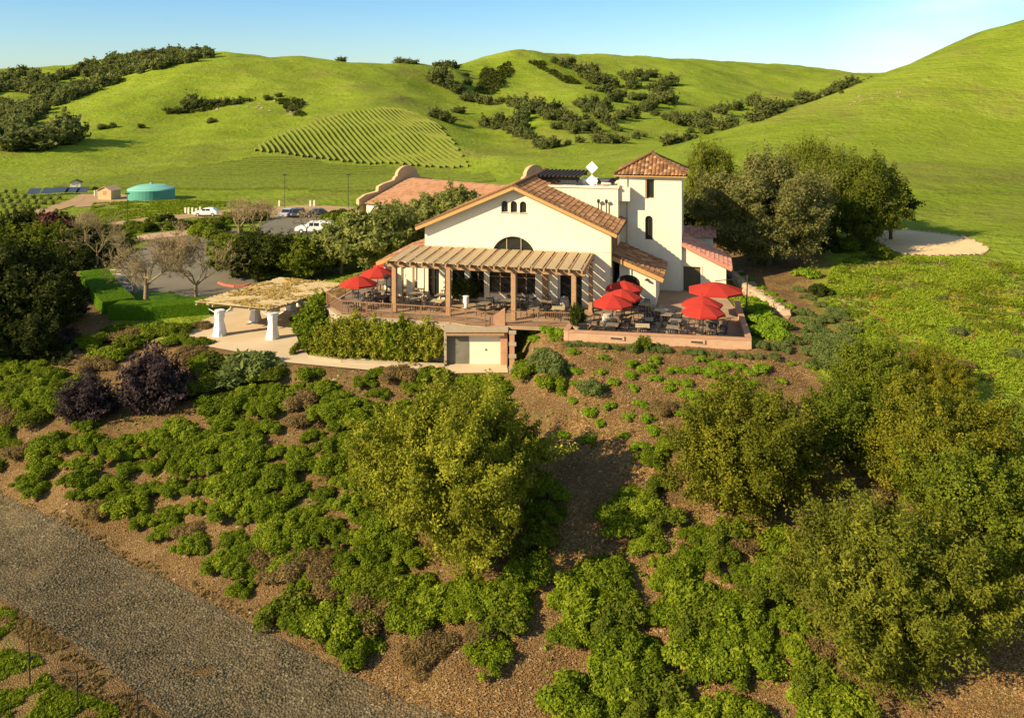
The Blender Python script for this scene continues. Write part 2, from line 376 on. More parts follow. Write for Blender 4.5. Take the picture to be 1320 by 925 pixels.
GS, GT = np.meshgrid(gs, gt); GY = np.exp(GT); GX = GS * GY
GZ = hraw(GX, GY)
def ht(x, y):
    x = np.asarray(x, float); y = np.asarray(y, float)
    a = np.clip((x / y - gs[0]) / (gs[1] - gs[0]), 0, NS - 1.001); b = np.clip((np.log(y) - gt[0]) / (gt[1] - gt[0]), 0, NT - 1.001)
    i = a.astype(int); j = b.astype(int); fa = a - i; fb = b - j
    return (GZ[j, i] * (1 - fa) + GZ[j, i + 1] * fa) * (1 - fb) + (GZ[j + 1, i] * (1 - fa) + GZ[j + 1, i + 1] * fa) * fb
_ys = np.geomspace(16, 3000, 5000)
def gp(u, v):
    """where the line of sight through photo point (u,v) first meets the ground"""
    zr = ZC - (v - YH) * _ys / F; zt_ = ht((u - U0) / F * _ys, _ys)
    k = np.nonzero(zr < zt_)[0]
    k = k[0] if len(k) else len(_ys) - 1
    y = float(_ys[k]); x = (u - U0) / F * y
    return (x, y, float(ht(x, y)))
def gpoly(pts): return [gp(u, v)[:2] for u, v in pts]
me = bpy.data.meshes.new('ground')
idx = np.arange(NS * NT).reshape(NT, NS)
Q = np.stack([idx[:-1, :-1], idx[:-1, 1:], idx[1:, 1:], idx[1:, :-1]], -1).reshape(-1, 4)
me.vertices.add(NS * NT); me.vertices.foreach_set('co', np.stack([GX, GY, GZ], -1).astype(np.float32).ravel())
me.loops.add(len(Q) * 4); me.loops.foreach_set('vertex_index', Q.astype(np.int32).ravel())
me.polygons.add(len(Q)); me.polygons.foreach_set('loop_start', np.arange(0, len(Q) * 4, 4, dtype=np.int32)); me.polygons.foreach_set('loop_total', np.full(len(Q), 4, dtype=np.int32))
me.polygons.foreach_set('use_smooth', np.ones(len(Q), bool)); me.update(calc_edges=True)
ground = link('ground', me); tag(ground, kind='structure')
# cover map: R soil, G wild meadow, B orange litter, A hill darkness(scrub)
wob = fbm(GX / 3, GY / 3, 4, 5) * 5
def m_in(poly, soft=1.2, wb=1.0): return np.clip(.5 - (poly_sd(GX, GY, poly) + wob * wb) / soft, 0, 1)
soil = m_in(gpoly([(-500, 700), (-500, 470), (60, 440), (110, 400), (215, 438), (640, 482), (690, 420), (968, 446), (1000, 420), (960, 395), (938, 352), (880, 330), (930, 300), (1060, 318), (1085, 345),
                   (1062, 385), (1095, 420), (1060, 470), (1080, 520), (1330, 640), (1800, 700), (1800, 1300), (660, 1600), (-800, 1500)]))
leftbank = m_in(gpoly([(-500, 300), (60, 300), (120, 345), (160, 415), (110, 440), (-500, 480)]))
soil = np.maximum(soil, leftbank)
litter = m_in(gpoly([(470, 880), (650, 770), (720, 620), (690, 430), (1070, 430), (1060, 520), (1320, 640), (1700, 700), (1700, 1300), (560, 1300)]), 3)
litter = np.maximum(litter, m_in(gpoly([(940, 350), (900, 320), (1060, 320), (1100, 350), (1090, 460), (990, 440)]), 2))
meadow = m_in(gpoly([(1060, 345), (1100, 325), (1280, 335), (1500, 330), (1500, 560), (1100, 470), (1090, 430), (1060, 400)]), 3)
meadow = np.maximum(meadow, m_in(gpoly([(-300, 780), (10, 790), (60, 860), (120, 940), (100, 1100), (-300, 1100)]), 1.5, .5) * .06)
cover = np.stack([soil, meadow, litter, np.ones_like(soil)], -1).astype(np.float32)
ca = me.color_attributes.new('cover', 'FLOAT_COLOR', 'POINT'); ca.data.foreach_set('color', cover.reshape(-1))
def ground_mat():
    m, t, b = nodes_of('ground', .95, .05)
    pos = N(t, 'ShaderNodeNewGeometry').outputs['Position']
    cv = N(t, 'ShaderNodeAttribute', attribute_name='cover'); sp = N(t, 'ShaderNodeSeparateColor', {0: cv.outputs['Color']})
    # hill grass
    big = noise_(t, pos, .012, 5, .6, .4); mid = noise_(t, pos, .07, 5, .6); fine = noise_(t, pos, .9, 5, .7); vfine = noise_(t, pos, 6, 3, .7)
    f = mth(t, 'ADD', mth(t, 'MULTIPLY', big, .38), mth(t, 'ADD', mth(t, 'MULTIPLY', mid, .34), mth(t, 'MULTIPLY', fine, .28)))
    g = ramp(t, f, [(.33, (.10, .14, .012)), (.43, (.17, .222, .016)), (.53, (.225, .285, .022)), (.68, (.31, .335, .05))])
    tan = ramp(t, noise_(t, pos, .02, 7, .68, .8), [(.50, (0, 0, 0)), (.68, (1, 1, 1))])
    g = mix(t, mth(t, 'MULTIPLY', tan, .7), g, (.20, .165, .045))
    # soil
    s1 = ramp(t, noise_(t, pos, .55, 6, .65), [(.3, (.075, .046, .021)), (.55, (.14, .088, .038)), (.75, (.23, .15, .072))])
    vo = N(t, 'ShaderNodeTexVoronoi', {'Vector': pos, 'Scale': 15}); vc = N(t, 'ShaderNodeSeparateColor', {0: vo.outputs['Color']})
    chips = ramp(t, vc.outputs[0], [(.0, (.09, .052, .02)), (.5, (.24, .135, .043)), (.85, (.38, .22, .07)), (.97, (.50, .36, .19))])
    vo2 = N(t, 'ShaderNodeTexVoronoi', {'Vector': pos, 'Scale': 4.2}); vc2 = N(t, 'ShaderNodeSeparateColor', {0: vo2.outputs['Color']})
    peb = ramp(t, vc2.outputs[1], [(.95, (0, 0, 0)), (.96, (1, 1, 1))])
    l1 = mix(t, ramp(t, noise_(t, pos, .35, 5, .6), [(.4, (.25, .25, .25)), (.62, (1, 1, 1))]), s1, chips)
    s2 = mix(t, sp.outputs[2], mix(t, .35, s1, chips), l1)
    s2 = mix(t, mth(t, 'MULTIPLY', peb, ramp(t, vo2.outputs['Distance'], [(.25, (.55, .55, .55)), (.4, (0, 0, 0))])), s2, (.55, .45, .33))
    weeds = ramp(t, noise_(t, pos, .8, 6, .7), [(.58, (0, 0, 0)), (.7, (.55, .55, .55))])
    s2 = mix(t, weeds, s2, (.15, .17, .03))
    col = mix(t, sp.outputs[0], g, s2)
    md = ramp(t, noise_(t, pos, .5, 7, .72), [(.3, (.11, .17, .012)), (.45, (.22, .29, .02)), (.6, (.29, .31, .03)), (.7, (.34, .25, .03)), (.8, (.32, .22, .08))])
    col = mix(t, mth(t, 'MULTIPLY', sp.outputs[1], .8), col, md)
    t.links.new(col, b.inputs['Base Color'])
    hgt = mth(t, 'ADD', mth(t, 'MULTIPLY', noise_(t, pos, 2.5, 6, .7), .5), mth(t, 'MULTIPLY', vo.outputs['Distance'], .35))
    n1 = N(t, 'ShaderNodeBump', {'Height': hgt, 'Strength': .9, 'Distance': .16})
    st = N(t, 'ShaderNodeMapping', {'Vector': pos, 'Scale': (.5, .5, 3.0)})
    n2 = N(t, 'ShaderNodeBump', {'Height': mth(t, 'ADD', noise_(t, st.outputs[0], .16, 6, .68), mth(t, 'MULTIPLY', noise_(t, pos, .45, 5, .7), .5)), 'Strength': .9, 'Distance': 2.6, 'Normal': n1.outputs[0]})
    gm = N(t, 'ShaderNodeMix', {'Factor': sp.outputs[0]}, data_type='VECTOR'); t.links.new(n2.outputs[0], gm.inputs[4]); t.links.new(n1.outputs[0], gm.inputs[5]); t.links.new(gm.outputs[1], b.inputs['Normal'])
    return m
me.materials.append(ground_mat())
def drape(name, poly, off, mat, step=1.5, kind='structure', wall=0.0, fixed=None):
    bm = bmesh.new(); f = bm.faces.new([bm.verts.new((x, y, 0)) for x, y in poly])
    xs = [p[0] for p in poly]; ys = [p[1] for p in poly]
    for lo, hi, ax in ((min(xs), max(xs), 0), (min(ys), max(ys), 1)):
        k = int((hi - lo) / step)
        for i in range(1, k + 1):
            c = lo + i * (hi - lo) / (k + 1); co = (c, 0, 0) if ax == 0 else (0, c, 0); no = (1, 0, 0) if ax == 0 else (0, 1, 0)
            bmesh.ops.bisect_plane(bm, geom=bm.verts[:] + bm.edges[:] + bm.faces[:], plane_co=co, plane_no=no)
    bmesh.ops.triangulate(bm, faces=bm.faces[:])
    if wall:
        r = bmesh.ops.extrude_face_region(bm, geom=bm.faces[:])
        for v in r['geom']:
            if isinstance(v, bmesh.types.BMVert): v.co.z = 1
    vs = bm.verts[:]; X = np.array([v.co.x for v in vs]); Y = np.array([v.co.y for v in vs]); H = ht(X, Y)
    for v, h in zip(vs, H):
        base = (fixed if fixed is not None else h) + off
        v.co.z = base + (wall if v.co.z > .5 else (0 if not wall else -.25))
    bmesh.ops.recalc_face_normals(bm, faces=bm.faces[:])
    m_ = bpy.data.meshes.new(name); bm.to_mesh(m_); bm.free()
    if not wall and m_.polygons and m_.polygons[0].normal.z < 0: m_.flip_normals()
    m_.materials.append(M[mat] if isinstance(mat, str) else mat)
    o = link(name, m_)
    if kind: o['kind'] = kind
    return o
# ------------------------------------------------------------------ foliage
def leaf_quads(P, Nn, size, rng, ratio=1.6, jit=.75):
    n = len(P); d = Nn + rng.normal(0, jit, (n, 3)); d /= np.linalg.norm(d, axis=1)[:, None] + 1e-9
    r = rng.normal(size=(n, 3)); a = np.cross(d, r); a /= np.linalg.norm(a, axis=1)[:, None] + 1e-9
    b = np.cross(d, a); s = size * rng.uniform(.6, 1.35, n)[:, None]
    a = a * s * .5 * ratio; b = b * s * .5
    return np.stack([P - a, P - b + a * .1, P + a, P + b + a * .1], 1)
def crown_mesh(name, mat, rad, nclump, nleaf, leaf, seed, clump=.26, hollow=.45, flat=0.0, rough=.18, lobes=None, ratio=1.6, tuft=.3):
    """a crown of leaf clumps filling an ellipsoid (rx,ry,rz) about the origin"""
    rng = np.random.default_rng(seed); rx, ry, rz = rad
    D = rng.normal(size=(nclump, 3)); D /= np.linalg.norm(D, axis=1)[:, None]
    rr = hollow + (1 - hollow) * rng.uniform(0, 1, nclump) ** .55
    bl = 1 + rough * (np.sin(D[:, 0] * 5 + seed) + np.sin(D[:, 1] * 6 + seed * 2) + np.sin(D[:, 2] * 5 + seed * 3)) * .6 + rng.normal(0, rough * .35, nclump)
    Cc = D * (rr * bl)[:, None] * (1 - clump * .6) * np.array([rx, ry, rz])
    if flat: Cc[:, 2] = np.where(Cc[:, 2] < -rz * flat, -rz * flat + (Cc[:, 2] + rz * flat) * .25, Cc[:, 2])
    rm = (rx * ry * rz) ** (1 / 3); cr = clump * rm * rng.uniform(.6, 1.3, nclump); ctint = rng.uniform(0, 1, nclump)
    k = rng.integers(0, nclump, nclump * nleaf)
    d = rng.normal(size=(len(k), 3)); d[:, 2] += .25; d /= np.linalg.norm(d, axis=1)[:, None]
    sq = np.array([1, 1, .8])
    P = Cc[k] + d * sq * (cr[k] * rng.uniform(.55, 1.08, len(k)))[:, None]
    Nn = d + D[k] * .5
    ax = D + np.array([0, 0, .75]) + rng.normal(0, .35, (nclump, 3)); ax /= np.linalg.norm(ax, axis=1)[:, None]
    sh = rng.uniform(0, 1, len(k)) < tuft; ns = int(sh.sum()); ks = k[sh]
    P[sh] = Cc[ks] + ax[ks] * (cr[ks] * rng.uniform(.5, 1.9, ns))[:, None] + rng.normal(0, .2, (ns, 3)) * cr[ks][:, None]
    V = leaf_quads(P, Nn, leaf, rng, ratio)
    tint = np.clip(.55 * ctint[k] + .45 * rng.uniform(0, 1, len(k)), 0, 1)
    return quads_mesh(name, V, tint, [M[mat]])
def mound_mesh(name, mat, rx, ry, h, n, leaf, seed, lump=.3, clumps=26, ratio=1.6, mat2=None):
    """low shrub: leaf clumps heaped over a mound that sits on z=0"""
    rng = np.random.default_rng(seed)
    a = rng.uniform(0, 2 * math.pi, clumps); r = np.sqrt(rng.uniform(0, 1, clumps)); r *= 1 + .28 * np.sin(a * 3 + seed) + .15 * np.sin(a * 5 + seed * 2)
    r = np.minimum(r, 1.25)
    cx = np.cos(a) * r * rx * .85; cy_ = np.sin(a) * r * ry * .85; cz_ = h * (.62 * np.sqrt(np.clip(1 - (r / 1.3) ** 2, 0, 1)) * rng.uniform(.6, 1.15, clumps))
    cr = lump * min(rx, ry) * rng.uniform(.7, 1.35, clumps); ctint = rng.uniform(0, 1, clumps)
    k = rng.integers(0, clumps, n); d = rng.normal(size=(n, 3)); d[:, 2] = np.abs(d[:, 2]) * 1.1 - .25; d /= np.linalg.norm(d, axis=1)[:, None]
    P = np.stack([cx[k], cy_[k], cz_[k]], 1) + d * (cr[k] * rng.uniform(.6, 1.08, n))[:, None] * np.array([1, 1, min(1, .5 + h / rx)])
    P[:, 2] = np.maximum(P[:, 2], .02 - .25 * rng.uniform(0, 1, n))
    V = leaf_quads(P, d + np.array([0, 0, .35]), leaf, rng, ratio)
    return quads_mesh(name, V, np.clip(.55 * ctint[k] + .45 * rng.uniform(0, 1, n), 0, 1), [M[mat]])
def branch_rec(mb, rng, p, d, L, r, depth, spread=.55, up=.18, seg=3, nb=(2, 4), tips=None):
    pts = [Vector(p)]; d = Vector(d).normalized()
    for i in range(seg):
        d = (d + Vector(rng.normal(0, .12, 3)) + Vector((0, 0, up * .3))).normalized(); pts.append(pts[-1] + d * L / seg)
    n = 7 if r > .08 else (5 if r > .03 else 3)
    r = max(r, .014)
    for i in range(seg): mb.tube(pts[i], pts[i + 1], r * (1 - .45 * i / seg), r * (1 - .45 * (i + 1) / seg), n, False)
    if depth == 0:
        if tips is not None: tips.append(pts[-1])
        return
    for j in range(int(rng.integers(nb[0], nb[1] + 1))):
        t = rng.uniform(.45, 1); k = min(seg - 1, int(t * seg)); base = pts[k].lerp(pts[k + 1], t * seg - k)
        side = Vector(rng.normal(0, 1, 3)); side = (side - d * side.dot(d)).normalized()
        branch_rec(mb, rng, base, d * (1 - spread) + side * spread + Vector((0, 0, up)), L * rng.uniform(.6, .82), r * rng.uniform(.45, .62), depth - 1, spread, up, seg, nb, tips)
def tree(loc, label, crowns, trunk_h, tr=.22, bark='bark', cat='tree', group=None, seed=1, name='tree', crown_name='crown', limbs=5, lean=0):
    """crowns: list of (mesh, (dx,dy,dz), rz, scale) children named crown"""
    o = empty(name, loc, 0, label, cat, group)
    rng = np.random.default_rng(seed); mb = MB()
    top = Vector((lean, 0, trunk_h)); b0 = Vector((0, 0, -.4))
    mb.tube(b0, top * .5 + Vector((.05, .04, 0)), tr * 1.25, tr, 9, False); mb.tube(top * .5 + Vector((.05, .04, 0)), top, tr, tr * .8, 9, False)
    for i in range(limbs):
        a = 2 * math.pi * i / limbs + rng.uniform(-.4, .4)
        cxyz = crowns[i % len(crowns)][1]
        branch_rec(mb, rng, top * rng.uniform(.6, 1), Vector((math.cos(a), math.sin(a), rng.uniform(.5, 1.3))), max(1.2, cxyz[2] - trunk_h * .5) * rng.uniform(.6, .9), tr * .5, 2, .5, .15, 3, (2, 3))
    mb.build('trunk', bark, o, smooth=True)
    for me_, off, rz, sc in crowns:
        c = link(crown_name, me_, o, off, rz); c.scale = (sc, sc, sc) if not hasattr(sc, '__len__') else sc
    return o
def shrub(me_, loc, rz, sc, label, cat='shrub', group=None, name='shrub', sink=.05):
    o = link(name, me_, None, (loc[0], loc[1], loc[2] - sink), rz); o.scale = (sc, sc, sc) if not hasattr(sc, '__len__') else sc
    return tag(o, label, cat, group)
LOWG = [mound_mesh('shrub', 'leaf_low_green', 1, 1, [.75, .6, .85, .7, .95][i], [9000, 12000, 8000, 13000, 8500][i], [.066, .052, .075, .05, .066][i], 10 + i, [.27, .22, .32, .2, .26][i], [34, 50, 24, 60, 36][i], [1.6, 2.6, 1.4, 2.0, 3.0][i]) for i in range(5)]
LOWB = [mound_mesh('shrub', 'leaf_bright', 1, 1, .7, 3000, .10, 30 + i, .33, 18) for i in range(3)]
DRYM = [mound_mesh('shrub', 'leaf_dry', 1, 1, .6, 7000, .045, 40 + i, .32, 22, 3.6) for i in range(2)]
SAGE = [mound_mesh('shrub', 'leaf_sage', 1, 1, .8, 5000, .06, 50 + i, .32, 22, 3.0) for i in range(3)]
MIDM = [mound_mesh('shrub', 'leaf_mid', 1, 1, .95, 6000, .078, 60 + i, .30, 28) for i in range(3)]
DARKM = [mound_mesh('shrub', 'leaf_dark', 1, 1, 1.0, 6000, .085, 65 + i, .30, 28) for i in range(3)]
PURPM = [crown_mesh('shrub', 'leaf_purple', (1, 1, .62), 90, 170, .05, 70 + i, .27, .35, .5, rough=.14, tuft=.2) for i in range(2)]
HILLO = [crown_mesh('crown', 'leaf_hill_oak', (1, 1, .8), 42, 70, .13, 80 + i, .33, .3, .5, tuft=.15) for i in range(5)]
ORCH = [crown_mesh('crown', 'leaf_olive', (1, 1, 1.1), 24, 30, .22, 190 + i, .36, .3, .5, tuft=.12) for i in range(2)]
HILLW = [crown_mesh('crown', 'leaf_hill_oak', (1, 1, .8), 24, 36, .24, 180 + i, .36, .3, .5, tuft=.12) for i in range(5)]
CANG = [crown_mesh('crown', 'leaf_mid', (1, 1, .85), 110, 150, .066, 90 + i, .25, .45, .6) for i in range(2)]
CAND = [crown_mesh('crown', 'leaf_dark', (1, 1, .9), 110, 150, .066, 93 + i, .25, .45, .6) for i in range(2)]
CANX = [crown_mesh('crown', 'leaf_deep', (1, 1, .9), 100, 130, .07, 98 + i, .25, .45, .6) for i in range(2)]
CANO = [crown_mesh('crown', 'leaf_olive', (1, 1, .85), 110, 160, .06, 96 + i, .24, .45, .6, ratio=2.2) for i in range(2)]
# ------------------------------------------------------------------ labels that tell repeats apart
def auto_labels(items, phrase, marks, group=None, sx=1.0):
    """items: (object, u, v); each is named by its rank of nearness to the landmark it stands closest to"""
    by = {}
    for o, u, v in items:
        k = min(range(len(marks)), key=lambda i: (marks[i][0] - u) ** 2 + (marks[i][1] - v) ** 2)
        by.setdefault(k, []).append(((marks[k][0] - u) ** 2 + (marks[k][1] - v) ** 2, o, u))
    for k, L in by.items():
        L.sort(key=lambda t: t[0])
        for i, (_, o, u) in enumerate(L):
            lb = f"{phrase}, {(ordinal(i + 1) + ' ') if i else ''}closest to {marks[k][2]}"
            if len(lb.split()) > 16: lb = lb.replace(' the ', ' ')
            if len(lb.split()) > 16: lb = lb.replace('closest to', 'nearest')
            if len(lb.split()) > 16: print('LONG', lb)
            o['label'] = lb
            if group: o['group'] = group
rng0 = np.random.default_rng(5); random.seed(5)
# ---- oaks on the hills
HT = [(562,106),(568,103),(575,110),(583,114),(590,119),(600,98),(603,108),(603,130),(612,129),(622,133),(630,134),(560,151),(568,154),(575,149),(580,158),(592,145),
 (628,163),(638,166),(645,158),(652,163),(660,170),(668,175),(675,168),(682,178),(690,184),(698,189),(705,191),(712,189),(672,157),
 (645,131),(660,136),(672,139),(680,146),(690,143),(700,148),(710,153),(715,146),(725,153),(735,158),(745,163),(755,153),(765,146),(775,153),(785,161),(795,168),(790,178),(800,184),(760,168),(740,171),(750,137),(765,135),(780,143),(800,153),(815,151),(730,166),(718,165),(770,172),(778,184),
 (715,80),(725,85),(735,83),(745,92),(760,93),(770,98),(780,103),(790,111),(800,97),(810,103),(815,113),(825,98),(840,98),(800,123),(815,128),(830,128),(840,138),(850,122),(855,132),(830,143),(845,148),(780,118),(792,130),(770,108),(760,103),
 (832,103),(845,117),(855,114),(862,110),(835,142),(858,153),(870,156),(880,160),(890,162),(900,158),(910,157),(920,161),(930,163),(940,165),(905,165),(890,170),
 (865,186),(875,183),(885,181),(895,178),(912,172),(927,145),(950,141),(965,135),(975,136),(985,141),(992,144),(1000,146),(1006,141),(975,156),(990,150),(1022,137),(1032,134),(1042,131),(1068,122),(1078,118),(1088,114),(1097,110),
 (88,182,8),(40,192,8),(62,186,6.5),(20,193,7),(75,186,5.5),(54,191,5.5),(130,166,2.4),(145,164,2),(248,140,6),(240,142,3.5),(259,138,4),(230,145,3),(270,137,3),(280,135,3),(292,134,3),(302,134,2.5),(272,158,2.5),(182,164,2),
 (345,128,2.5),(360,124,2),(378,142,2),(385,148,2),(388,135,2),(732,186,2),(746,183,2),(820,178,2.5),(830,176,2)]
SKY = [(436,76,4),(446,77,4.5),(462,76,6),(470,76,6),(480,77,6.5),(489,77,6),(497,78,6),(505,79,6),(513,79,5.5),(521,80,5.5),(530,81,5),(562,83,4.5),(573,83,5.5),(581,84,6.5)]
hm = [(90, 170, 'the left foot of the bare hill'), (250, 135, 'the rocks on the bare hill'), (290, 131, 'the scrub streak on the bare hill'), (380, 138, 'the eroded bank on the bare hill'),
      (575, 108, 'the notch left of the rounded summit'), (615, 130, 'the foot of the rounded summit'), (572, 150, 'the top right corner of the vineyard block'), (640, 162, 'the left end of the main grove'),
      (700, 188, 'the low point of the main grove'), (715, 150, 'the middle of the main grove'), (785, 155, 'the right part of the main grove'), (735, 85, 'the skyline ravine'), (800, 100, 'the top of the wooded gully'),
      (820, 128, 'the middle of the wooded gully'), (850, 115, 'the small green knoll'), (890, 162, 'the gully behind the tower'), (870, 183, 'the grassy edge above the tower roof'), (985, 140, 'the hollow behind the right hill'),
      (930, 145, 'the two lone trees right of the gully'), (1035, 133, 'the lower edge of the right hill'), (1085, 115, 'the upper edge of the right hill')]
items = []
for i, t in enumerate(HT):
    x, y, z = gp(t[0], t[1] + 1); r = t[2] if len(t) > 2 else random.choice([2.4, 3.2, 3.9, 4.4, 4.8, 5.6]) * max(.75, min(1.35, y / 480))
    o = link('oak_tree', HILLO[i % 5], None, (x, y, z + r * .42), random.uniform(0, 6)); o.scale = (r * random.uniform(.85, 1.5), r * random.uniform(.85, 1.3), r * random.uniform(.7, 1.25))
    tag(o, None, 'tree'); items.append((o, t[0], t[1]))
auto_labels(items, 'round dark green oak on the far hills', hm, 'oaks scattered over the hills')
items = []
for i, t in enumerate(SKY):
    x, y, z = gp(t[0], t[1] + 3); r = t[2] * .9
    o = link('oak_tree', HILLO[i % 5], None, (x, y + 12, z + r * .3), random.uniform(0, 6)); o.scale = (r * 1.2, r * 1.2, r * .8); tag(o, None, 'tree'); items.append((o, t[0], t[1]))
auto_labels(items, 'dark oak standing on the skyline', [(436, 76, 'the left end of the skyline row'), (530, 80, 'the right end of the skyline row'), (581, 83, 'the dip before the rounded summit')], 'oaks along the skyline')
# ---- wooded ridge on the far left: one mass
def inpoly(u, v, P): return poly_sd(np.array([u], float), np.array([v], float), P)[0] < 0
RP = [(-60, 100), (0, 97), (35, 93), (70, 105), (110, 88), (160, 74), (240, 68), (285, 71), (255, 80), (215, 86), (175, 98), (140, 112), (100, 128), (60, 142), (38, 160), (8, 188), (-60, 190)]
holes = [[(60, 108), (105, 100), (120, 108), (75, 118)], [(-10, 118), (40, 122), (50, 132), (-10, 133)]]
allV = []; allT = []; c = 0
base = np.stack([np.zeros(4)])
src = []
for h in HILLW:
    a = np.empty(len(h.vertices) * 3, np.float32); h.vertices.foreach_get('co', a); tt = np.empty(len(h.polygons), np.float32); h.attributes['tint'].data.foreach_get('value', tt); src.append((a.reshape(-1, 4, 3), tt))
while c < 420:
    u = random.uniform(-60, 285); v = random.uniform(66, 190)
    if not inpoly(u, v, RP) or any(inpoly(u, v, h) for h in holes): continue
    x, y, z = gp(u, v)
    if y > 1300: continue
    r = random.uniform(4.2, 7.5) * max(.8, y / 800); V, T = src[c % 5]; a = random.uniform(0, 6); ca_, sa_ = math.cos(a), math.sin(a)
    W = V[::1].copy(); Xr = W[..., 0] * ca_ - W[..., 1] * sa_; Yr = W[..., 0] * sa_ + W[..., 1] * ca_
    allV.append(np.stack([Xr * r + x, Yr * r + y, W[..., 2] * r * .95 + z + r * .35], -1)); allT.append(np.clip(T * .6 + random.uniform(0, .4), 0, 1)); c += 1
o = link('woodland', quads_mesh('woodland', np.concatenate(allV), np.concatenate(allT), [M['leaf_hill_oak']])); tag(o, 'dark oak woodland covering the ridge at the far left', 'woodland', None, 'stuff')
# ---- scrub patches on the hills: uncountable
def scatter_stuff(name, polys, n, size, mat, label, cat, seed, hgt=.5, per=7, ratio=1.5, spread=1.0, cut=-.06, gap=None):
    rng = np.random.default_rng(seed); Vs = []; Ts = []
    for P, w_ in polys:
        W = gpoly(P); xs = [p[0] for p in W]; ys = [p[1] for p in W]; k = 0; want = int(n * w_)
        X = rng.uniform(min(xs), max(xs), want * 8); Y = rng.uniform(min(ys), max(ys), want * 8)
        ok = (poly_sd(X, Y, W) < 0) & (fbm(X / (gap or size * 14), Y / (gap or size * 14), 3, seed) > cut); X = X[ok][:want]; Y = Y[ok][:want]; Z = ht(X, Y)
        m_ = len(X); B = np.repeat(np.stack([X, Y, Z], 1), per, 0); d = rng.normal(size=(m_ * per, 3)); d[:, 2] = np.abs(d[:, 2]); d /= np.linalg.norm(d, axis=1)[:, None]
        sc = np.repeat(rng.uniform(.5, 1.5, m_), per)
        Pp = B + d * (size * spread * sc)[:, None] * np.array([1, 1, hgt * 2]); Vs.append(leaf_quads(Pp, d, size, rng, ratio)); Ts.append(np.clip(np.repeat(rng.uniform(0, 1, m_), per) * .6 + rng.uniform(0, .4, m_ * per), 0, 1))
    o = link(name, quads_mesh(name, np.concatenate(Vs), np.concatenate(Ts), [M[mat]])); tag(o, label, cat, None, 'stuff'); return o
scatter_stuff('hill_scrub', [([(622, 90), (655, 80), (662, 92), (640, 122), (612, 120)], .5), ([(680, 80), (712, 82), (780, 118), (730, 108)], .25), ([(210, 142), (300, 126), (330, 130), (290, 138), (220, 148)], .08),
                             ([(355, 130), (392, 130), (392, 150), (375, 148)], .07), ([(1060, 122), (1125, 98), (1128, 102), (1070, 128)], .1)], 1500, 1.3, 'leaf_dark', 'low dark scrub in patches on the hill slopes', 'scrub', 3)
# ---- vineyards: each row draped over the hill
def rows(poly_px, dir_a, dir_b, spacing, hgt, wd, name, label, group, every=4.0, jit=.12, marks=None, mat='vine_row'):
    P = gpoly(poly_px); a = gp(*dir_a)[:2]; b = gp(*dir_b)[:2]
    dx, dy = b[0] - a[0], b[1] - a[1]; L = math.hypot(dx, dy); dx /= L; dy /= L; nx, ny = -dy, dx
    cc = [p[0] * nx + p[1] * ny for p in P]; tt = [p[0] * dx + p[1] * dy for p in P]; c = min(cc); out = []
    rr = random.Random(4)
    while c < max(cc):
        T = np.arange(min(tt), max(tt), every); X = T * dx + c * nx; Y = T * dy + c * ny
        ins = poly_sd(X, Y, P) < 0
        if ins.sum() > 2:
            i0, i1 = np.nonzero(ins)[0][[0, -1]]; X = X[i0:i1 + 1]; Y = Y[i0:i1 + 1]; Z = ht(X, Y); n = len(X); vs = []; fs = []
            for i in range(n):
                h = hgt * rr.uniform(1 - jit * 3, 1 + jit * 2); o_ = rr.uniform(-jit, jit); w2 = wd * rr.uniform(.8, 1.2) / 2
                for s_, k_ in ((-1, -.1), (-.9, h * .7), (0, h), (.9, h * .7), (1, -.1)):
                    vs.append((X[i] + nx * (w2 * s_ + o_), Y[i] + ny * (w2 * s_ + o_), Z[i] + k_))
            for i in range(n - 1):
                for q in range(4): fs.append((i * 5 + q, i * 5 + q + 1, i * 5 + 6 + q, i * 5 + 5 + q))
            me_ = bpy.data.meshes.new(name); me_.from_pydata(vs, [], fs); me_.materials.append(M[mat]); me_.update()
            o = link(name, me_); tag(o, None, 'vine row', group); out.append((c, o))
        c += spacing
    out.sort(key=lambda t: -t[0])
    for i, (_, o) in enumerate(out): o['label'] = label.format(ordinal(i + 1))
    return out
rows([(322, 196), (345, 180), (370, 170), (400, 158), (440, 147), (480, 141), (520, 142), (548, 152), (575, 172), (592, 192), (606, 215), (500, 213), (400, 205)], (425, 150), (478, 208), 2.25, .95, .7,
     'vine_row', 'dark vine row on the hillside block, {} from its edge', 'vine rows on the hillside block', 3.0, .04)
rows([(10, 245), (90, 236), (190, 222), (250, 214), (330, 202), (420, 211), (540, 217), (640, 224), (640, 236), (450, 250), (330, 246), (240, 234), (140, 240), (60, 243)], (100, 236), (560, 238), 4.6, 1.0, .5,
     'vine_row', 'thin vine row across the valley floor vineyard, {} from one side', 'vine rows on the valley floor', 6, .05, mat='vine_row_dark')
its = []
for r_ in range(6):
    for c_ in range(8):
        u = -4 + c_ * 11 + r_ * 3; v = 249 + r_ * 6.5 + c_ * .3
        if poly_sd(np.array([u]), np.array([float(v)]), [(-20, 300), (-20, 246), (30, 250), (88, 254), (60, 268), (0, 284)])[0] > 0: continue
        x, y, z = gp(u, v); s = .5 + .15 * ((r_ * 7 + c_ * 5) % 4) / 3; o = link('orchard_tree', ORCH[(r_ + c_) % 2], None, (x, y, z + s * .8), c_); o.scale = (s, s, s * 1.1); tag(o, None, 'tree'); its.append((o, u, v))
auto_labels(its, 'small tree in the orchard rows', [(85, 255, 'the bend of the dirt track'), (0, 250, 'the left frame edge'), (30, 275, 'the shaded grove')], 'orchard trees left of the sheds')
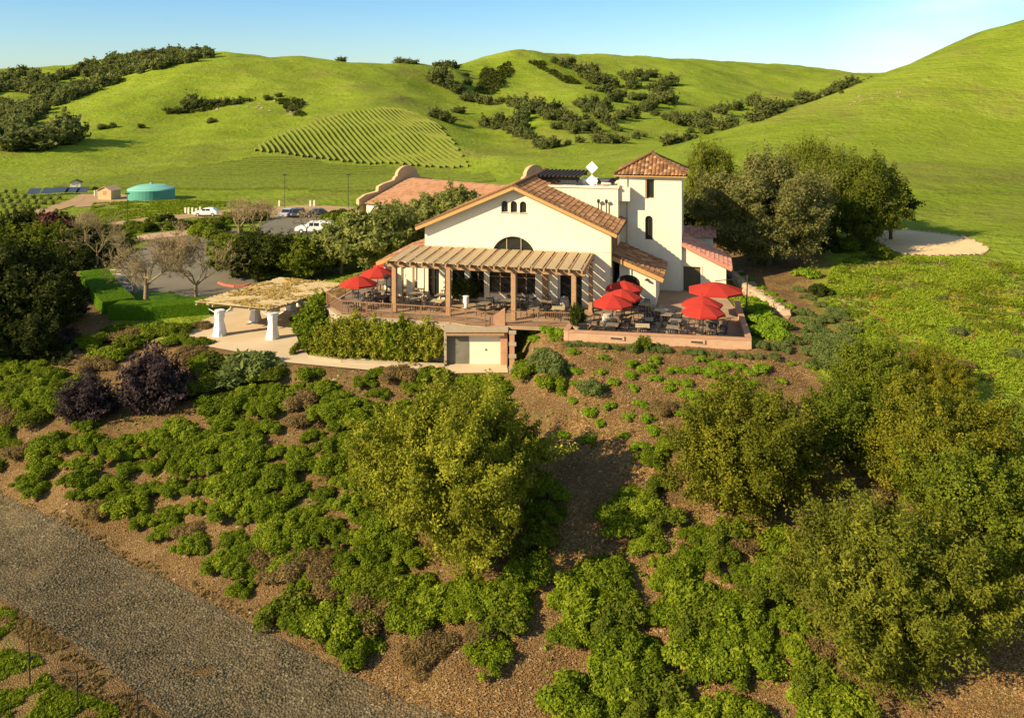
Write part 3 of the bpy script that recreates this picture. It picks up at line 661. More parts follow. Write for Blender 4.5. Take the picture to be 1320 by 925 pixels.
# ------------------------------------------------------------------ shared building helpers
def curve_wall(name, outline, holes, thick, mat, parent, y0=0.0, mtx=None):
    """wall in the x-z plane with real openings: outline/holes are lists of (x,z); front face at y0, thickness going back"""
    cu = bpy.data.curves.new(name, 'CURVE'); cu.dimensions = '2D'; cu.fill_mode = 'BOTH'; cu.extrude = thick / 2
    for pts in [outline] + holes:
        s = cu.splines.new('POLY'); s.points.add(len(pts) - 1)
        for p, q in zip(s.points, pts): p.co = (q[0], q[1], 0, 1)
        s.use_cyclic_u = True
    co = bpy.data.objects.new('t', cu); C.objects.link(co); bpy.context.view_layer.update()
    me_ = bpy.data.meshes.new_from_object(co.evaluated_get(bpy.context.evaluated_depsgraph_get()))
    bpy.data.objects.remove(co); bpy.data.curves.remove(cu)
    me_.transform(Matrix.Translation((0, y0 + thick / 2, 0)) @ Matrix.Rotation(R(90), 4, 'X'))
    if mtx: me_.transform(mtx)
    me_.materials.clear(); me_.materials.append(M[mat])
    return link(name, me_, parent)
def arch(cx, w_, z0, zs, n=16, rz=None):
    rz = rz or w_ / 2
    return [(cx - w_ / 2, z0), (cx + w_ / 2, z0)] + [(cx + w_ / 2 * math.cos(t), zs + rz * math.sin(t)) for t in [math.pi * i / n for i in range(n + 1)]]
def rect(x0, x1, z0, z1): return [(x0, z0), (x1, z0), (x1, z1), (x0, z1)]
def tile_sheet(name, A, eave, up, Wd, L, parent, mat='clay_tile', clip=None, sp=.32, course=.42, amp=.075, seed=1):
    """barrel tile roof plane: A corner at the eave, eave/up unit vectors in the plane; clip = convex polygon in (a,b)"""
    A = Vector(A); e = Vector(eave).normalized(); u = Vector(up).normalized(); nrm = e.cross(u).normalized()
    if nrm.z < 0: nrm = -nrm
    k = 6; na = max(1, int(round(Wd / sp))) * k; nb = max(1, int(round(L / course)))
    rng = np.random.default_rng(seed); bm = bmesh.new(); tl = bm.faces.layers.float.new('tint'); grid = []
    for j in range(nb):
        for hb, lift in ((0, .045), (1, 0)):
            row = []
            for i in range(na + 1):
                a = Wd * i / na; ph = (i % k) / k
                h = amp * (abs(math.sin(math.pi * ph)) * 1.0) + lift
                row.append(bm.verts.new((a, L * (j + hb) / nb, h)))
            grid.append(row)
    T = rng.uniform(0, 1, (nb, na // k + 1))
    for j in range(len(grid) - 1):
        for i in range(na):
            f = bm.faces.new((grid[j][i], grid[j][i + 1], grid[j + 1][i + 1], grid[j + 1][i])); f[tl] = float(T[j // 2, i // k])
    if clip:
        for i in range(len(clip)):
            a = Vector((*clip[i], 0)); b = Vector((*clip[(i + 1) % len(clip)], 0)); d = b - a
            bmesh.ops.bisect_plane(bm, geom=bm.verts[:] + bm.edges[:] + bm.faces[:], plane_co=a, plane_no=(d.y, -d.x, 0), clear_outer=True)
    for v in bm.verts: v.co = A + e * v.co.x + u * v.co.y + nrm * v.co.z
    me_ = bpy.data.meshes.new(name); bm.to_mesh(me_); bm.free(); me_.materials.append(M[mat])
    return link(name, me_, parent)
def slab(mb, A, B, C_, D, t):   # thin roof deck under tiles: 4 corners, thickness downwards
    up = [Vector(p) for p in (A, B, C_, D)]; mb.hexa([p - Vector((0, 0, t)) for p in up], up)
def wp(u, q=0.0):     # local p of the photo column u on the plane at local depth q
    s = (u - U0) / F; x0, y0 = L2W(0, q)
    return (y0 * s - x0) / (CA - SA * s)
def zl(v, p, q=0.0): return ZC - (v - YH) * L2W(p, q)[1] / F
# ------------------------------------------------------------------ main winery house
B = empty('winery_house', (OX, OY, 0), TH, 'cream stucco mission style house with tiled gable and arched window above the terrace', 'house')
W0 = -14.75; RG = W0 / 2; EZ = 5.75; PZ = 8.95
holes = []
smalls = [wp(650.4), wp(662.3), wp(674.2)]
for p in smalls: holes.append(arch(p, .52, 7.05, 7.66))
bigc = wp(662); holes.append(arch(bigc, 3.45, 3.55, 3.56, 24, 1.62))
low = [(wp(a), wp(b), z0, z1, k) for a, b, z0, z1, k in [(552, 566, .05, 2.6, 'door'), (583, 600, .05, 2.6, 'door'), (606, 626, .3, 2.5, 'window'), (630, 659, .7, 2.75, 'window'), (666, 690, .7, 2.75, 'window'), (722, 750, .05, 2.7, 'door')]]
for a, b, z0, z1, k in low: holes.append(rect(a, b, z0, z1))
slope = (PZ - EZ) / (-RG)
curve_wall('front_wall', [(W0, -.4), (0, -.4), (0, EZ), (RG, PZ), (W0, EZ)], holes, .3, 'stucco', B)
mb = MB(); mb.prism([(W0 + .02, .31), (-.02, .31), (-.02, 13), (W0 + .02, 13)], -.4, EZ - .02)
mb.add([(W0 + .02, 13, EZ), (-.02, 13, EZ), (RG, 13, PZ), (W0 + .02, .31, EZ), (-.02, .31, EZ), (RG, .31, PZ)], [(0, 1, 2)])
# interior core is dark: floor, back and side walls set behind the glazing
mb2 = MB(); mb2.box(-.3, 0, .31, 13, -.4, EZ - .05); mb2.box(W0, W0 + .3, .31, 13, -.4, EZ - .05); mb2.prism([(W0 + .3, 12.7), (-.3, 12.7), (-.3, 13), (W0 + .3, 13)], -.4, EZ - .05)
mb2.build('side_wall', 'stucco', B)
fr = MB()
for p in smalls:
    g = MB(); g.box(p - .26, p + .26, .16, .2, 7.05, 7.95); wn = g.build('window', 'glass', B)
    s_ = MB(); s_.box(p - .31, p + .31, -.06, .1, 6.98, 7.045); s_.build('sill', 'concrete', wn)
    t_ = MB(); t_.box(p - .02, p + .02, .12, .155, 7.05, 7.9); t_.build('frame', 'dark_timber', wn)
g = MB(); g.box(bigc - 1.72, bigc + 1.72, .18, .22, 3.56, 5.2); wn = g.build('window', 'glass', B); wn['label'] = 'large half round arched window'
t_ = MB()
for dx in (-.57, .57): t_.box(bigc + dx - .03, bigc + dx + .03, .1, .17, 3.56, 5.12)
t_.box(bigc - 1.7, bigc + 1.7, .1, .17, 3.56, 3.64); t_.build('frame', 'timber_pale', wn)
rim = MB()
for i in range(24):
    t0, t1 = math.pi * i / 24, math.pi * (i + 1) / 24
    P_ = lambda r, t, y: (bigc + r * math.cos(t), y, 3.56 + r * .94 * math.sin(t))
    rim.hexa([P_(1.74, t0, -.05), P_(1.9, t0, -.05), P_(1.9, t0, .02), P_(1.74, t0, .02)], [P_(1.74, t1, -.05), P_(1.9, t1, -.05), P_(1.9, t1, .02), P_(1.74, t1, .02)])
rim.build('arch_moulding', 'stucco', B)
for a, b, z0, z1, k in low:
    g = MB(); g.box(a, b, .2, .24, z0, z1); wn = g.build(k, 'glass', B)
    t_ = MB(); n = max(2, int(round((b - a) / .75))); 
    for i in range(n + 1): x = a + (b - a) * i / n; t_.box(max(a, x - .04), min(b, x + .04), .12, .19, z0, z1)
    t_.box(a, b, .11, .185, z1 - .08, z1); t_.box(a, b, .11, .185, z0, z0 + .1); t_.box(a, b, .11, .185, z0 + .62 * (z1 - z0), z0 + .62 * (z1 - z0) + .05)
    t_.build('frame', 'dark_timber' if k == 'door' else 'timber', wn)
# floor inside so that the rooms do not look bottomless, ceiling keeps them dark
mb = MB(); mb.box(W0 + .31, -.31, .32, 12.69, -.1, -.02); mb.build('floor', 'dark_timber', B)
# ledge under the gable
mb = MB(); mb.box(W0, bigc - 1.95, -.05, -.002, 4.25, 4.33); mb.build('moulding', 'stucco', B); mb = MB(); mb.box(bigc + 1.95, 0, -.05, -.002, 4.25, 4.33); mb.build('moulding', 'stucco', B)
# pilasters beneath the pergola
for u in (571, 603, 628, 662.5, 703, 716):
    p = wp(u); mb = MB(); mb.box(p - .22, p + .22, -.16, -.002, 0, 3.2); mb.build('pilaster', 'stucco' if u != 703 else 'timber', B, bevel=.02)
# gable roof with overhang
OH = .55; QF = -.62; QB = 13.2
def gz(p): return PZ - abs(p - RG) * slope
rl = math.hypot(-RG + OH, (PZ - gz(OH)))
for s_, lab in ((1, 'right'), (-1, 'left')):
    pe = RG + s_ * (-RG + OH); ze = gz(pe)
    back = 6.0 if s_ > 0 else QB
    A = (pe, QF, ze + .2) if s_ > 0 else (pe, QB, ze + .2)
    e = (0, 1, 0) if s_ > 0 else (0, -1, 0); up = Vector((RG - pe, 0, PZ - ze)).normalized()
    tile_sheet('roof', A, e, up, (QB if s_ < 0 else QB) - QF, rl, B, seed=3 + s_)
    d = MB(); slab(d, (pe, QF, ze + .18), (pe, QB, ze + .18), (RG, QB, PZ + .18), (RG, QF, PZ + .18), .17); d.build('roof_deck', 'dark_timber', B)
    v = MB(); v.bar((pe, QF - .06, ze + .08), (RG, QF - .06, PZ + .08), .1, .25); v.build('barge_board', 'trim', B)
    # verge tiles: short barrels lying along the rake
    vt = MB(); n = int(rl / .42)
    for i in range(n):
        a = Vector((pe, QF + .02, ze + .26)).lerp(Vector((RG, QF + .02, PZ + .26)), i / n); b = Vector((pe, QF + .02, ze + .26)).lerp(Vector((RG, QF + .02, PZ + .26)), (i + .93) / n)
        vt.tube(a, b, .15, .115, 8)
    vt.build('verge_tiles', 'clay_tile', B)
rt = MB()
for i in range(30):
    a = QF + (QB - QF) * i / 30; rt.tube((RG, a, PZ + .26), (RG, a + .42, PZ + .26), .15, .12, 8)
rt.build('ridge_tiles', 'clay_tile', B)
# clerestory windows on the right side wall
for q0, q1 in ((.9, 1.9), (3.0, 4.0)):
    g = MB(); g.box(.02, .06, q0, q1, 3.9, 5.2); wn = g.build('window', 'glass', B)
    t_ = MB()
    for a, b, c_, d_ in ((q0 - .08, q0 + .04, 3.85, 5.28), (q1 - .04, q1 + .08, 3.85, 5.28)): t_.box(.01, .1, a, b, c_, d_)
    t_.box(.012, .1, q0 + .05, q1 - .05, 5.18, 5.28); t_.box(.012, .1, q0 + .05, q1 - .05, 3.82, 3.92); t_.build('frame', 'timber', wn)
# flat topped block behind the gable
mb = MB(); mb.box(-6.4, -.02, 5.6, 10.5, 4, 8.45); blk = mb.build('rear_block', 'stucco', B)
mb = MB(); mb.box(-6.5, .06, 5.5, 5.78, 8.45, 8.6); mb.box(-.2, .06, 5.78, 10.6, 8.45, 8.6); mb.box(-6.5, -.2, 10.3, 10.6, 8.45, 8.6); mb.box(-6.5, -6.24, 5.78, 10.3, 8.45, 8.6); mb.build('parapet_cap', 'stucco', B)
mb = MB(); mb.box(-.02, .9, 5.9, 7.0, 7.4, 8.45); mb.build('rear_block', 'stucco', B)
for dp in (-1.6, -.95):
    mb = MB(); mb.tube((dp, 5.4, gz(dp) + .2), (dp, 5.4, 7.35), .05, .05, 6); mb.tube((dp, 5.4, 7.3), (dp + .02, 5.25, 7.5), .11, .13, 8); mb.build('vent_pipe', 'iron', B)
# dark roof trellis behind the ridge
mb = MB(); 
for q in (7.0, 11.5): mb.bar((-7.1, q, 9.05), (-3.4, q, 9.05), .15, .3)
for i in range(11): p = -7.0 + i * .36; mb.bar((p, 6.4, 9.27), (p, 12.1, 9.27), .16, .14)
for p in (-5.4, -3.6): mb.box(p - .08, p + .08, 6.95, 7.1, 8.0, 8.9)
mb.build('roof_trellis', 'dark_timber', B)
mb = MB(); mb.tube((.06, -.1, 0), (.06, -.1, 5.4), .05, .05, 6); mb.build('downpipe', 'stucco_tan', B)
# ---- tower
TP0, TP1, TQ0, TQ1, TZ = -.05, 5.05, 7.0, 12.2, 9.35
tw_w = (wp(832, TQ0), wp(843.5, TQ0)); 
zz = lambda v: zl(v, 2.5, TQ0)
h1 = rect(tw_w[0], tw_w[1], zz(256), zz(231)); ac = wp(836.5, TQ0); h2 = arch(ac, .62, zz(309), zz(283))
curve_wall('tower', rect(TP0, TP1, -.4, TZ), [h1, h2], .3, 'stucco', B, TQ0)
mb = MB(); mb.box(TP0, TP0 + .3, TQ0 + .301, TQ1, -.4, TZ - .01); mb.box(TP1 - .3, TP1, TQ0 + .301, TQ1, -.4, TZ - .01); mb.box(TP0 + .3, TP1 - .3, TQ1 - .3, TQ1, -.4, TZ - .01); mb.build('tower', 'stucco', B)
g = MB(); g.box(tw_w[0], tw_w[1], TQ0 + .2, TQ0 + .24, zz(256), zz(231)); wn = g.build('window', 'glass', B)
t_ = MB(); t_.box(tw_w[0] - .03, tw_w[0] + .1, TQ0 - .03, TQ0 + .19, zz(256), zz(231)); t_.box(tw_w[0] + .1, tw_w[1], TQ0 + .12, TQ0 + .19, zz(256), zz(256) + .08); t_.box(tw_w[1] - .06, tw_w[1], TQ0 + .11, TQ0 + .19, zz(255), zz(231)); t_.build('frame', 'timber', wn)
g = MB(); g.box(ac - .32, ac + .32, TQ0 + .2, TQ0 + .24, zz(309), zz(278)); wn = g.build('window', 'glass', B); wn['label'] = 'narrow arched tower window'
t_ = MB(); t_.box(ac - .025, ac + .025, TQ0 + .13, TQ0 + .19, zz(309), zz(279)); t_.build('frame', 'dark_timber', wn)
oh = .42; cx, cyy = (TP0 + TP1) / 2, (TQ0 + TQ1) / 2; hx, hy = (TP1 - TP0) / 2 + oh, (TQ1 - TQ0) / 2 + oh; AZZ = 11.05; EZT = TZ + .12
for k in range(4):
    a = [(-1, -1), (1, -1), (1, 1), (-1, 1)][k]; b = [(-1, -1), (1, -1), (1, 1), (-1, 1)][(k + 1) % 4]
    P0 = Vector((cx + a[0] * hx, cyy + a[1] * hy, EZT)); P1 = Vector((cx + b[0] * hx, cyy + b[1] * hy, EZT)); ap = Vector((cx, cyy, AZZ)); mid = (P0 + P1) / 2
    Wd = (P1 - P0).length; L = (ap - mid).length
    tile_sheet('tower_roof', P0, P1 - P0, ap - mid, Wd, L, B, 'clay_tile', [(0, 0), (Wd, 0), (Wd / 2, L)], seed=11 + k)
    hp = MB(); n = 9
    for i in range(n):
        q0 = P0.lerp(ap, i / n) + Vector((0, 0, .1)); q1 = P0.lerp(ap, (i + .95) / n) + Vector((0, 0, .1)); hp.tube(q0, q1, .13, .11, 7)
    hp.build('hip_tiles', 'clay_tile', B)
mb = MB(); mb.lathe([(.14, 0), (.16, .15), (.05, .3)], 8, (cx, cyy, AZZ + .02)); mb.build('finial', 'clay_tile', B)
mb = MB(); mb.box(cx - hx + .03, cx + hx - .03, cyy - hy + .03, cyy + hy - .03, TZ, EZT - .02); mb.build('cornice', 'trim', B)
mb = MB(); mb.tube((.6, TQ0 - .08, 3.6), (.6, TQ0 - .08, TZ), .05, .05, 6); mb.build('downpipe', 'stucco_tan', B)
# ---- shed roofed entrance porch
VP0, VP1, VQ = .55, 3.3, 1.25; sz = lambda p: 3.72 - (p - .1) * .40
vc = (wp(795, VQ) + wp(825, VQ)) / 2; vw = wp(825, VQ) - wp(795, VQ)
curve_wall('porch_wall', [(VP0, -.4), (VP1, -.4), (VP1, sz(VP1) - .1), (VP0, sz(VP0) - .1)], [arch(vc, vw, -.05, 1.75, 16, .62)], .3, 'stucco', B, VQ)
mb = MB(); mb.prism([(VP1 - .3, VQ + .301), (VP1, VQ + .301), (VP1, 6.98), (VP1 - .3, 6.98)], -.4, [sz(VP1 - .3) - .12, sz(VP1) - .12, sz(VP1) - .12, sz(VP1 - .3) - .12]); mb.build('porch_wall', 'stucco', B)
g = MB(); g.box(vc - vw / 2, vc + vw / 2, VQ + .2, VQ + .24, -.05, 2.35); wn = g.build('door', 'glass', B)
t_ = MB()
for i in range(4): x = vc - vw / 2 + .04 + (vw - .08) * i / 3; t_.box(x - .04, x + .04, VQ + .12, VQ + .19, -.05, 1.9)
t_.box(vc - vw / 2, vc + vw / 2, VQ + .11, VQ + .18, 1.75, 1.84); t_.build('frame', 'dark_timber', wn)
A = Vector((VP1 + .6, VQ - .5, sz(VP1 + .6) + .1)); up = Vector((-1, 0, .40)).normalized(); Lr = (VP1 + .6 - .03) * math.hypot(1, .4)
tile_sheet('porch_roof', A, (0, 1, 0), up, 6.25, Lr, B, seed=21)
mb = MB(); slab(mb, (VP1 + .6, VQ - .5, sz(VP1 + .6) + .08), (VP1 + .6, 6.98, sz(VP1 + .6) + .08), (.03, 6.98, sz(.03) + .08), (.03, VQ - .5, sz(.03) + .08), .15); mb.build('roof_deck', 'dark_timber', B)
mb = MB(); mb.bar((.03, VQ - .56, sz(.03) - .02), (VP1 + .6, VQ - .56, sz(VP1 + .6) - .02), .1, .32); mb.build('barge_board', 'trim', B)
mb = MB(); n = 10
for i in range(n):
    a = Vector((.05, VQ - .45, sz(.05) + .2)).lerp(Vector((VP1 + .6, VQ - .45, sz(VP1 + .6) + .2)), (i + .93) / n); b = Vector((.05, VQ - .45, sz(.05) + .2)).lerp(Vector((VP1 + .6, VQ - .45, sz(VP1 + .6) + .2)), i / n); mb.tube(a, b, .15, .12, 8)
mb.build('verge_tiles', 'clay_tile', B)
def wall_lamp(p, q, z, par=B):
    m_ = MB(); m_.bar((p, q, z + .1), (p, q - .22, z + .12), .04, .04); m_.lathe([(.03, .1), (.17, .02), (.17, -.02), (.1, -.05)], 10, (p, q - .26, z)); m_.build('wall_lamp', 'iron', par)
wall_lamp(wp(834, VQ), VQ, zl(360, 2.5, VQ)); wall_lamp(wp(706, -.16), -.17, 2.9); wall_lamp(.38, 1.9, 3.0)
# ---- annex right of the tower
AQ = 7.35; AP1 = wp(936, AQ); az_ = lambda p: 3.85 - (p - 5.05) * .47
d0, d1 = TP1 + .14, wp(903, AQ)
curve_wall('annex_wall', [(TP1, -.4), (AP1, -.4), (AP1, az_(AP1) - .1), (TP1, az_(TP1) - .1)], [rect(d0, d1, -.05, 1.98)], .3, 'stucco', B, AQ)
mb = MB(); mb.prism([(AP1 - .3, AQ + .301), (AP1, AQ + .301), (AP1, 12), (AP1 - .3, 12)], -.4, [az_(AP1 - .3) - .12, az_(AP1) - .12, az_(AP1) - .12, az_(AP1 - .3) - .12]); mb.build('annex_wall', 'stucco', B)
g = MB(); g.box(d0, d1, AQ + .17, AQ + .22, -.05, 1.98); wn = g.build('door', 'door_olive', B)
t_ = MB(); t_.box(d0 - .15, d0 - .001, AQ - .05, AQ + .1, 0, 2.1); t_.box(d1 + .001, d1 + .15, AQ - .05, AQ + .1, 0, 2.1); t_.build('frame', 'stucco', wn)
A = Vector((AP1 + .45, AQ - .45, az_(AP1 + .45) + .1)); up = Vector((-1, 0, .47)).normalized()
tile_sheet('annex_roof', A, (0, 1, 0), up, 5.2, (AP1 + .45 - TP1 - .02) * math.hypot(1, .47), B, 'clay_tile_pink', seed=31)
mb = MB(); slab(mb, (AP1 + .45, AQ - .45, az_(AP1 + .45) + .08), (AP1 + .45, 12.1, az_(AP1 + .45) + .08), (TP1 + .02, 12.1, az_(TP1) + .08), (TP1 + .02, AQ - .45, az_(TP1) + .08), .14); mb.build('roof_deck', 'dark_timber', B)
mb = MB(); mb.bar((TP1 + .02, AQ - .5, az_(TP1) + .0), (AP1 + .45, AQ - .5, az_(AP1 + .45) + .0), .1, .26); mb.build('barge_board', 'clay_tile_pink', B)
# low rear wing seen to the right of the tower
mb = MB(); mb.box(5.2, 7.6, 14, 17, -.4, 3.25); mb.build('rear_wing', 'stucco', B)
tile_sheet('rear_roof', (4.9, 13.5, 3.3), (1, 0, 0), Vector((0, 1, .3)), 3.0, 2.4, B, 'clay_tile_pink', seed=41)
# ---- left wing with pillars
LP = -18.3; lz = lambda p: 4.05 + (p - W0) * .36
A = Vector((LP - .3, 8.0, lz(LP - .3) + .1)); up = Vector((1, 0, .36)).normalized()
tile_sheet('wing_roof', A, (0, -1, 0), up, 8.6, (-LP + .3 + W0 - .02) * math.hypot(1, .36), B, seed=51)
mb = MB(); slab(mb, (LP - .3, -.6, lz(LP - .3) + .08), (W0 - .02, -.6, lz(W0) + .08), (W0 - .02, 8, lz(W0) + .08), (LP - .3, 8, lz(LP - .3) + .08), .14); mb.build('roof_deck', 'dark_timber', B)
mb = MB(); mb.bar((LP - .3, -.66, lz(LP - .3) + .02), (W0 - .02, -.66, lz(W0) + .02), .1, .28); mb.build('barge_board', 'trim', B)
for p in (-17.95, -17.0, -16.05, -15.1):
    mb = MB(); mb.box(p - .27, p + .27, .0, .5, -.2, lz(p - .27) - .1); mb.build('pillar', 'stucco', B, bevel=.02)
for q in (2.4, 4.2, 6.0): mb = MB(); mb.box(-18.1, -17.6, q, q + .5, -.4, 2.7); mb.build('pillar', 'stucco', B)
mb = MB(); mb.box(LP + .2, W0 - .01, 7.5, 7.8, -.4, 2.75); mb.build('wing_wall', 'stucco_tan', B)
# ------------------------------------------------------------------ terrace pergola
P = empty('terrace_pergola', (OX, OY, 0), TH, 'brown timber pergola with slatted roof along the front of the house', 'pergola')
QP = -4.6; PZT = 3.6; posts = [-15.55, -11.35, -6.45, -2.07]
for p in posts:
    mb = MB(); mb.box(p - .17, p + .17, QP - .17, QP + .17, -.02, PZT - .2); mb.build('post', 'timber', P, bevel=.02)
mb = MB(); mb.box(-1.5, -1.2, -1.3, -1.0, -.02, PZT + .0); mb.build('post', 'timber', P, bevel=.02)
mb = MB(); mb.box(-16.1, -1.25, QP - .11, QP + .11, PZT - .2, PZT + .12); mb.build('front_beam', 'timber', P, bevel=.015)
mb = MB(); mb.box(-16.1, -1.25, -.32, -.1, PZT - .02, PZT + .28); mb.build('rear_beam', 'timber', P, bevel=.015)
mb = MB(); mb.bar((-1.35, QP - .6, PZT + .2), (-1.35, -.1, PZT + .42), .14, .34); mb.build('end_beam', 'timber', P)
nr = 17
for i in range(nr):
    p = -15.9 + 14.5 * i / (nr - 1)
    mb = MB(); mb.bar((p, QP - .75, PZT + .2), (p, -.02, PZT + .42), .12, .24); mb.build('rafter', 'timber', P)
    if i < nr - 1:
        mb = MB(); mb.bar((p + .453, QP - .55, PZT + .34), (p + .453, -.05, PZT + .56), .62, .05); mb.build('shade_slat', 'timber_pale', P)
# ------------------------------------------------------------------ roof signs
for k, (u, v, s_) in enumerate([(763, 216, .52), (763, 233, .52)]):
    y = 71.2; x, _, z = pxy(u, v, y)
    o = empty('diamond_sign', (x, y, z), TH, ['upper', 'lower'][k] + ' white diamond panel on the flat roof beside the tower', 'sign', 'white diamond panels on the roof')
    mb = MB(); mb.hexa([(-s_, 0, 0), (0, 0, -s_), (s_, 0, 0), (0, 0, s_)], [(-s_, .08, 0), (0, .08, -s_), (s_, .08, 0), (0, .08, s_)]); mb.build('panel', 'white_paint', o)
    mb = MB(); mb.tube((0, .12, 8.4 - z), (0, .12, 0), .04, .04, 6); mb.build('pole', 'pale_metal', o)
o = empty('rooftop_unit', (*L2W(-2.2, 8.3), 8.45), TH, 'silver ventilation unit with dark ducts on the flat roof', 'ventilation unit')
mb = MB(); mb.box(-1.1, .2, -.5, .6, 0, .55); mb.build('housing', 'pale_metal', o, bevel=.04)
mb = MB(); mb.tube((.2, 0, .3), (1.6, -.1, .35), .2, .26, 8); mb.tube((1.3, 0, .1), (2.0, .1, .75), .14, .14, 8); mb.build('duct', 'iron', o)
mb = MB(); mb.hexa([(.5, -.4, .05), (1.4, -.4, .05), (1.4, .4, .4), (.5, .4, .4)], [(.5, -.45, .12), (1.4, -.45, .12), (1.4, .35, .5), (.5, .35, .5)]); mb.build('hood', 'pale_metal', o)
# ------------------------------------------------------------------ rear building with curved gable
y0 = 110.; GZ0 = -2.6
A = Vector(pxy(468, 263, 108)); Bp = Vector(pxy(575, 283, 100)); Cc_ = Vector(pxy(526, 237, 119)); D = Vector(pxy(705, 240, 110))
H = empty('cellar_building', (A.x, A.y, GZ0), 0, 'long winery building behind the olive trees with rosy tiled roof and curved mission gable', 'building')
I = Matrix.Translation((-A.x, -A.y, -GZ0))
e_ = (Bp - A); e_ = Vector((e_.x, e_.y, 0)).normalized(); pn = Vector((-e_.y, e_.x, 0))
Lw = 34; run = 8.6; rise = (Cc_.z - A.z); Ez = A.z
far_ = A + e_ * Lw; far_.z = Ez
ridge0 = A + pn * run; ridge0.z = Ez + 2.6
upv = (ridge0 - A).normalized()
me_o = tile_sheet('roof', I @ A, e_, upv, Lw, (ridge0 - A).length, H, 'clay_tile_rose', seed=61, sp=.5, course=.7)
A2 = A + pn * (2 * run); A2.z = Ez
tile_sheet('roof', I @ A2, e_, (ridge0 - A2).normalized(), Lw, (ridge0 - A2).length, H, 'clay_tile_rose', seed=62, sp=.5, course=.7)
mb = MB(I); w0 = A + pn * .4 + e_ * .2; w1 = w0 + e_ * (Lw - .5); w2 = w1 + pn * (2 * run - .8); w3 = w0 + pn * (2 * run - .8)
mb.prism([w0[:2], w1[:2], w2[:2], w3[:2]], GZ0 - 1, Ez - .05); mb.build('wall', 'stucco', H)
# curved mission parapet at the left end (profile across the gable)
Wd = 2 * run + .8
def mission(Wd, hz):
    pts = [(0, -3.2), (Wd, -3.2), (Wd, .6)]
    for t in range(7): a = math.pi * t / 12; pts.append((Wd - .0 - 1.2 * math.sin(a) * 1.0, .6 + 0 * t + .7 * (1 - math.cos(a)) * 0 + .5 * math.sin(a)))
    c_ = Wd / 2
    pts += [(Wd - 3.4, 1.3), (Wd - 3.5, 1.9), (Wd - 4.5, 2.2), (c_ + 2.6, 2.5), (c_ + 2.3, 2.9)]
    pts += [(c_ + 2.0 * math.cos(math.pi * i / 12), 3.0 + 1.25 * math.sin(math.pi * i / 12)) for i in range(13)]
    pts += [(c_ - 2.3, 2.9), (c_ - 2.6, 2.5), (4.5, 2.2), (3.5, 1.9), (3.4, 1.3)]
    for t in range(7): a = math.pi * (6 - t) / 12; pts.append((1.2 * math.sin(a), .6 + .5 * math.sin(a)))
    pts += [(0, .6)]
    return pts
ang = math.atan2(pn.y, pn.x)
mt = I @ Matrix.Translation((A - e_ * .3 - pn * .4)) @ Matrix.Rotation(ang, 4, 'Z')
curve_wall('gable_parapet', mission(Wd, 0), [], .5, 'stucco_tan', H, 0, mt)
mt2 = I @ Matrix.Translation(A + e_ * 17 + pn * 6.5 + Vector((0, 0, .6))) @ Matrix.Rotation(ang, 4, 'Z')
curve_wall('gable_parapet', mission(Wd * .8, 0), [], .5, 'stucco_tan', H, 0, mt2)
for k in range(4):
    a = w0 + e_ * (1.5 + k * 2.2); mb = MB(I); b = a - pn * 1.6
    mb.bar((b.x, b.y, Ez - 1.6), (a.x, a.y, Ez - .2), .12, .12); mb.build('brace', 'dark_timber', H)
    mb = MB(I); q0 = a + e_ * .5 - pn * .06; q1 = q0 + e_ * .9; mb.bar((q0.x, q0.y, Ez - 1.9), (q1.x, q1.y, Ez - 1.9), .1, 1.0); mb.build('window', 'glass', H)
# ------------------------------------------------------------------ terraces and walls
rail_pts = [(420.6, 65.5), (440, 62.9), (505, 61.9), (580, 60.85), (600, 60.1), (625, 59.7), (651, 59.9), (736, 59.2)]
DL = [((u - U0) / F * y, y) for u, y in rail_pts]
lq = [L2W(p, q) for p, q in [(-2.0, -5.9), (-2.0, 0.3), (-20, .3), (-20.5, 6)]]
deck_poly = DL[:-1] + [DL[-1], lq[1], L2W(W0 + .3, .3), L2W(W0 + .3, 8.2), L2W(-21.5, 9)]
mb = MB(); mb.prism(deck_poly, -.22, 0); o = mb.build('upper_deck', 'deck_tile'); o['kind'] = 'structure'
tf = [L2W(-2.14, -8.5), L2W(9.88, -7.67), L2W(9.45, 2.6), L2W(8.6, AQ + .05), L2W(-.05, AQ + .05), L2W(-.05, .02), L2W(-2.0, .28)]
tf2 = [L2W(-2.14 + .3, -8.2), L2W(9.58, -7.4), L2W(9.15, 2.6), L2W(8.3, AQ - .05), L2W(.02, AQ - .05), L2W(.02, -.02), L2W(-1.98, -.02)]
mb = MB(); mb.prism(tf2, -.25, -.004); o = mb.build('dining_terrace', 'deck_tile'); o['kind'] = 'structure'
def low_wall(name, pts, z0, z1, th, mat, cap, label, cat='wall', capmat='coping', close=False):
    o = empty(name, (pts[0][0], pts[0][1], z0), 0, label, cat)
    for i in range(len(pts) - 1):
        a = Vector((*pts[i], 0)); b = Vector((*pts[i + 1], 0)); L = (b - a).length; d = (b - a).normalized(); n = Vector((-d.y, d.x, 0))
        O = Matrix.Translation((-pts[0][0], -pts[0][1], -z0)); ee = th / 2 * (i > 0)
        def box(e0, e1, w_, za, zb):
            c0 = a + d * e0 - n * w_ / 2; c1 = a + d * e1 - n * w_ / 2; c2 = a + d * e1 + n * w_ / 2; c3 = a + d * e0 + n * w_ / 2
            m_ = MB(O); m_.prism([c0[:2], c1[:2], c2[:2], c3[:2]], za, zb); return m_
        box(ee, L + (th / 2 if i < len(pts) - 2 else 0), th, z0 - .4, z1).build('wall', mat, o)
        if cap: box(ee, L + (th / 2 if i < len(pts) - 2 else 0), th + .08, z1, z1 + cap).build('coping', capmat, o)
    return o
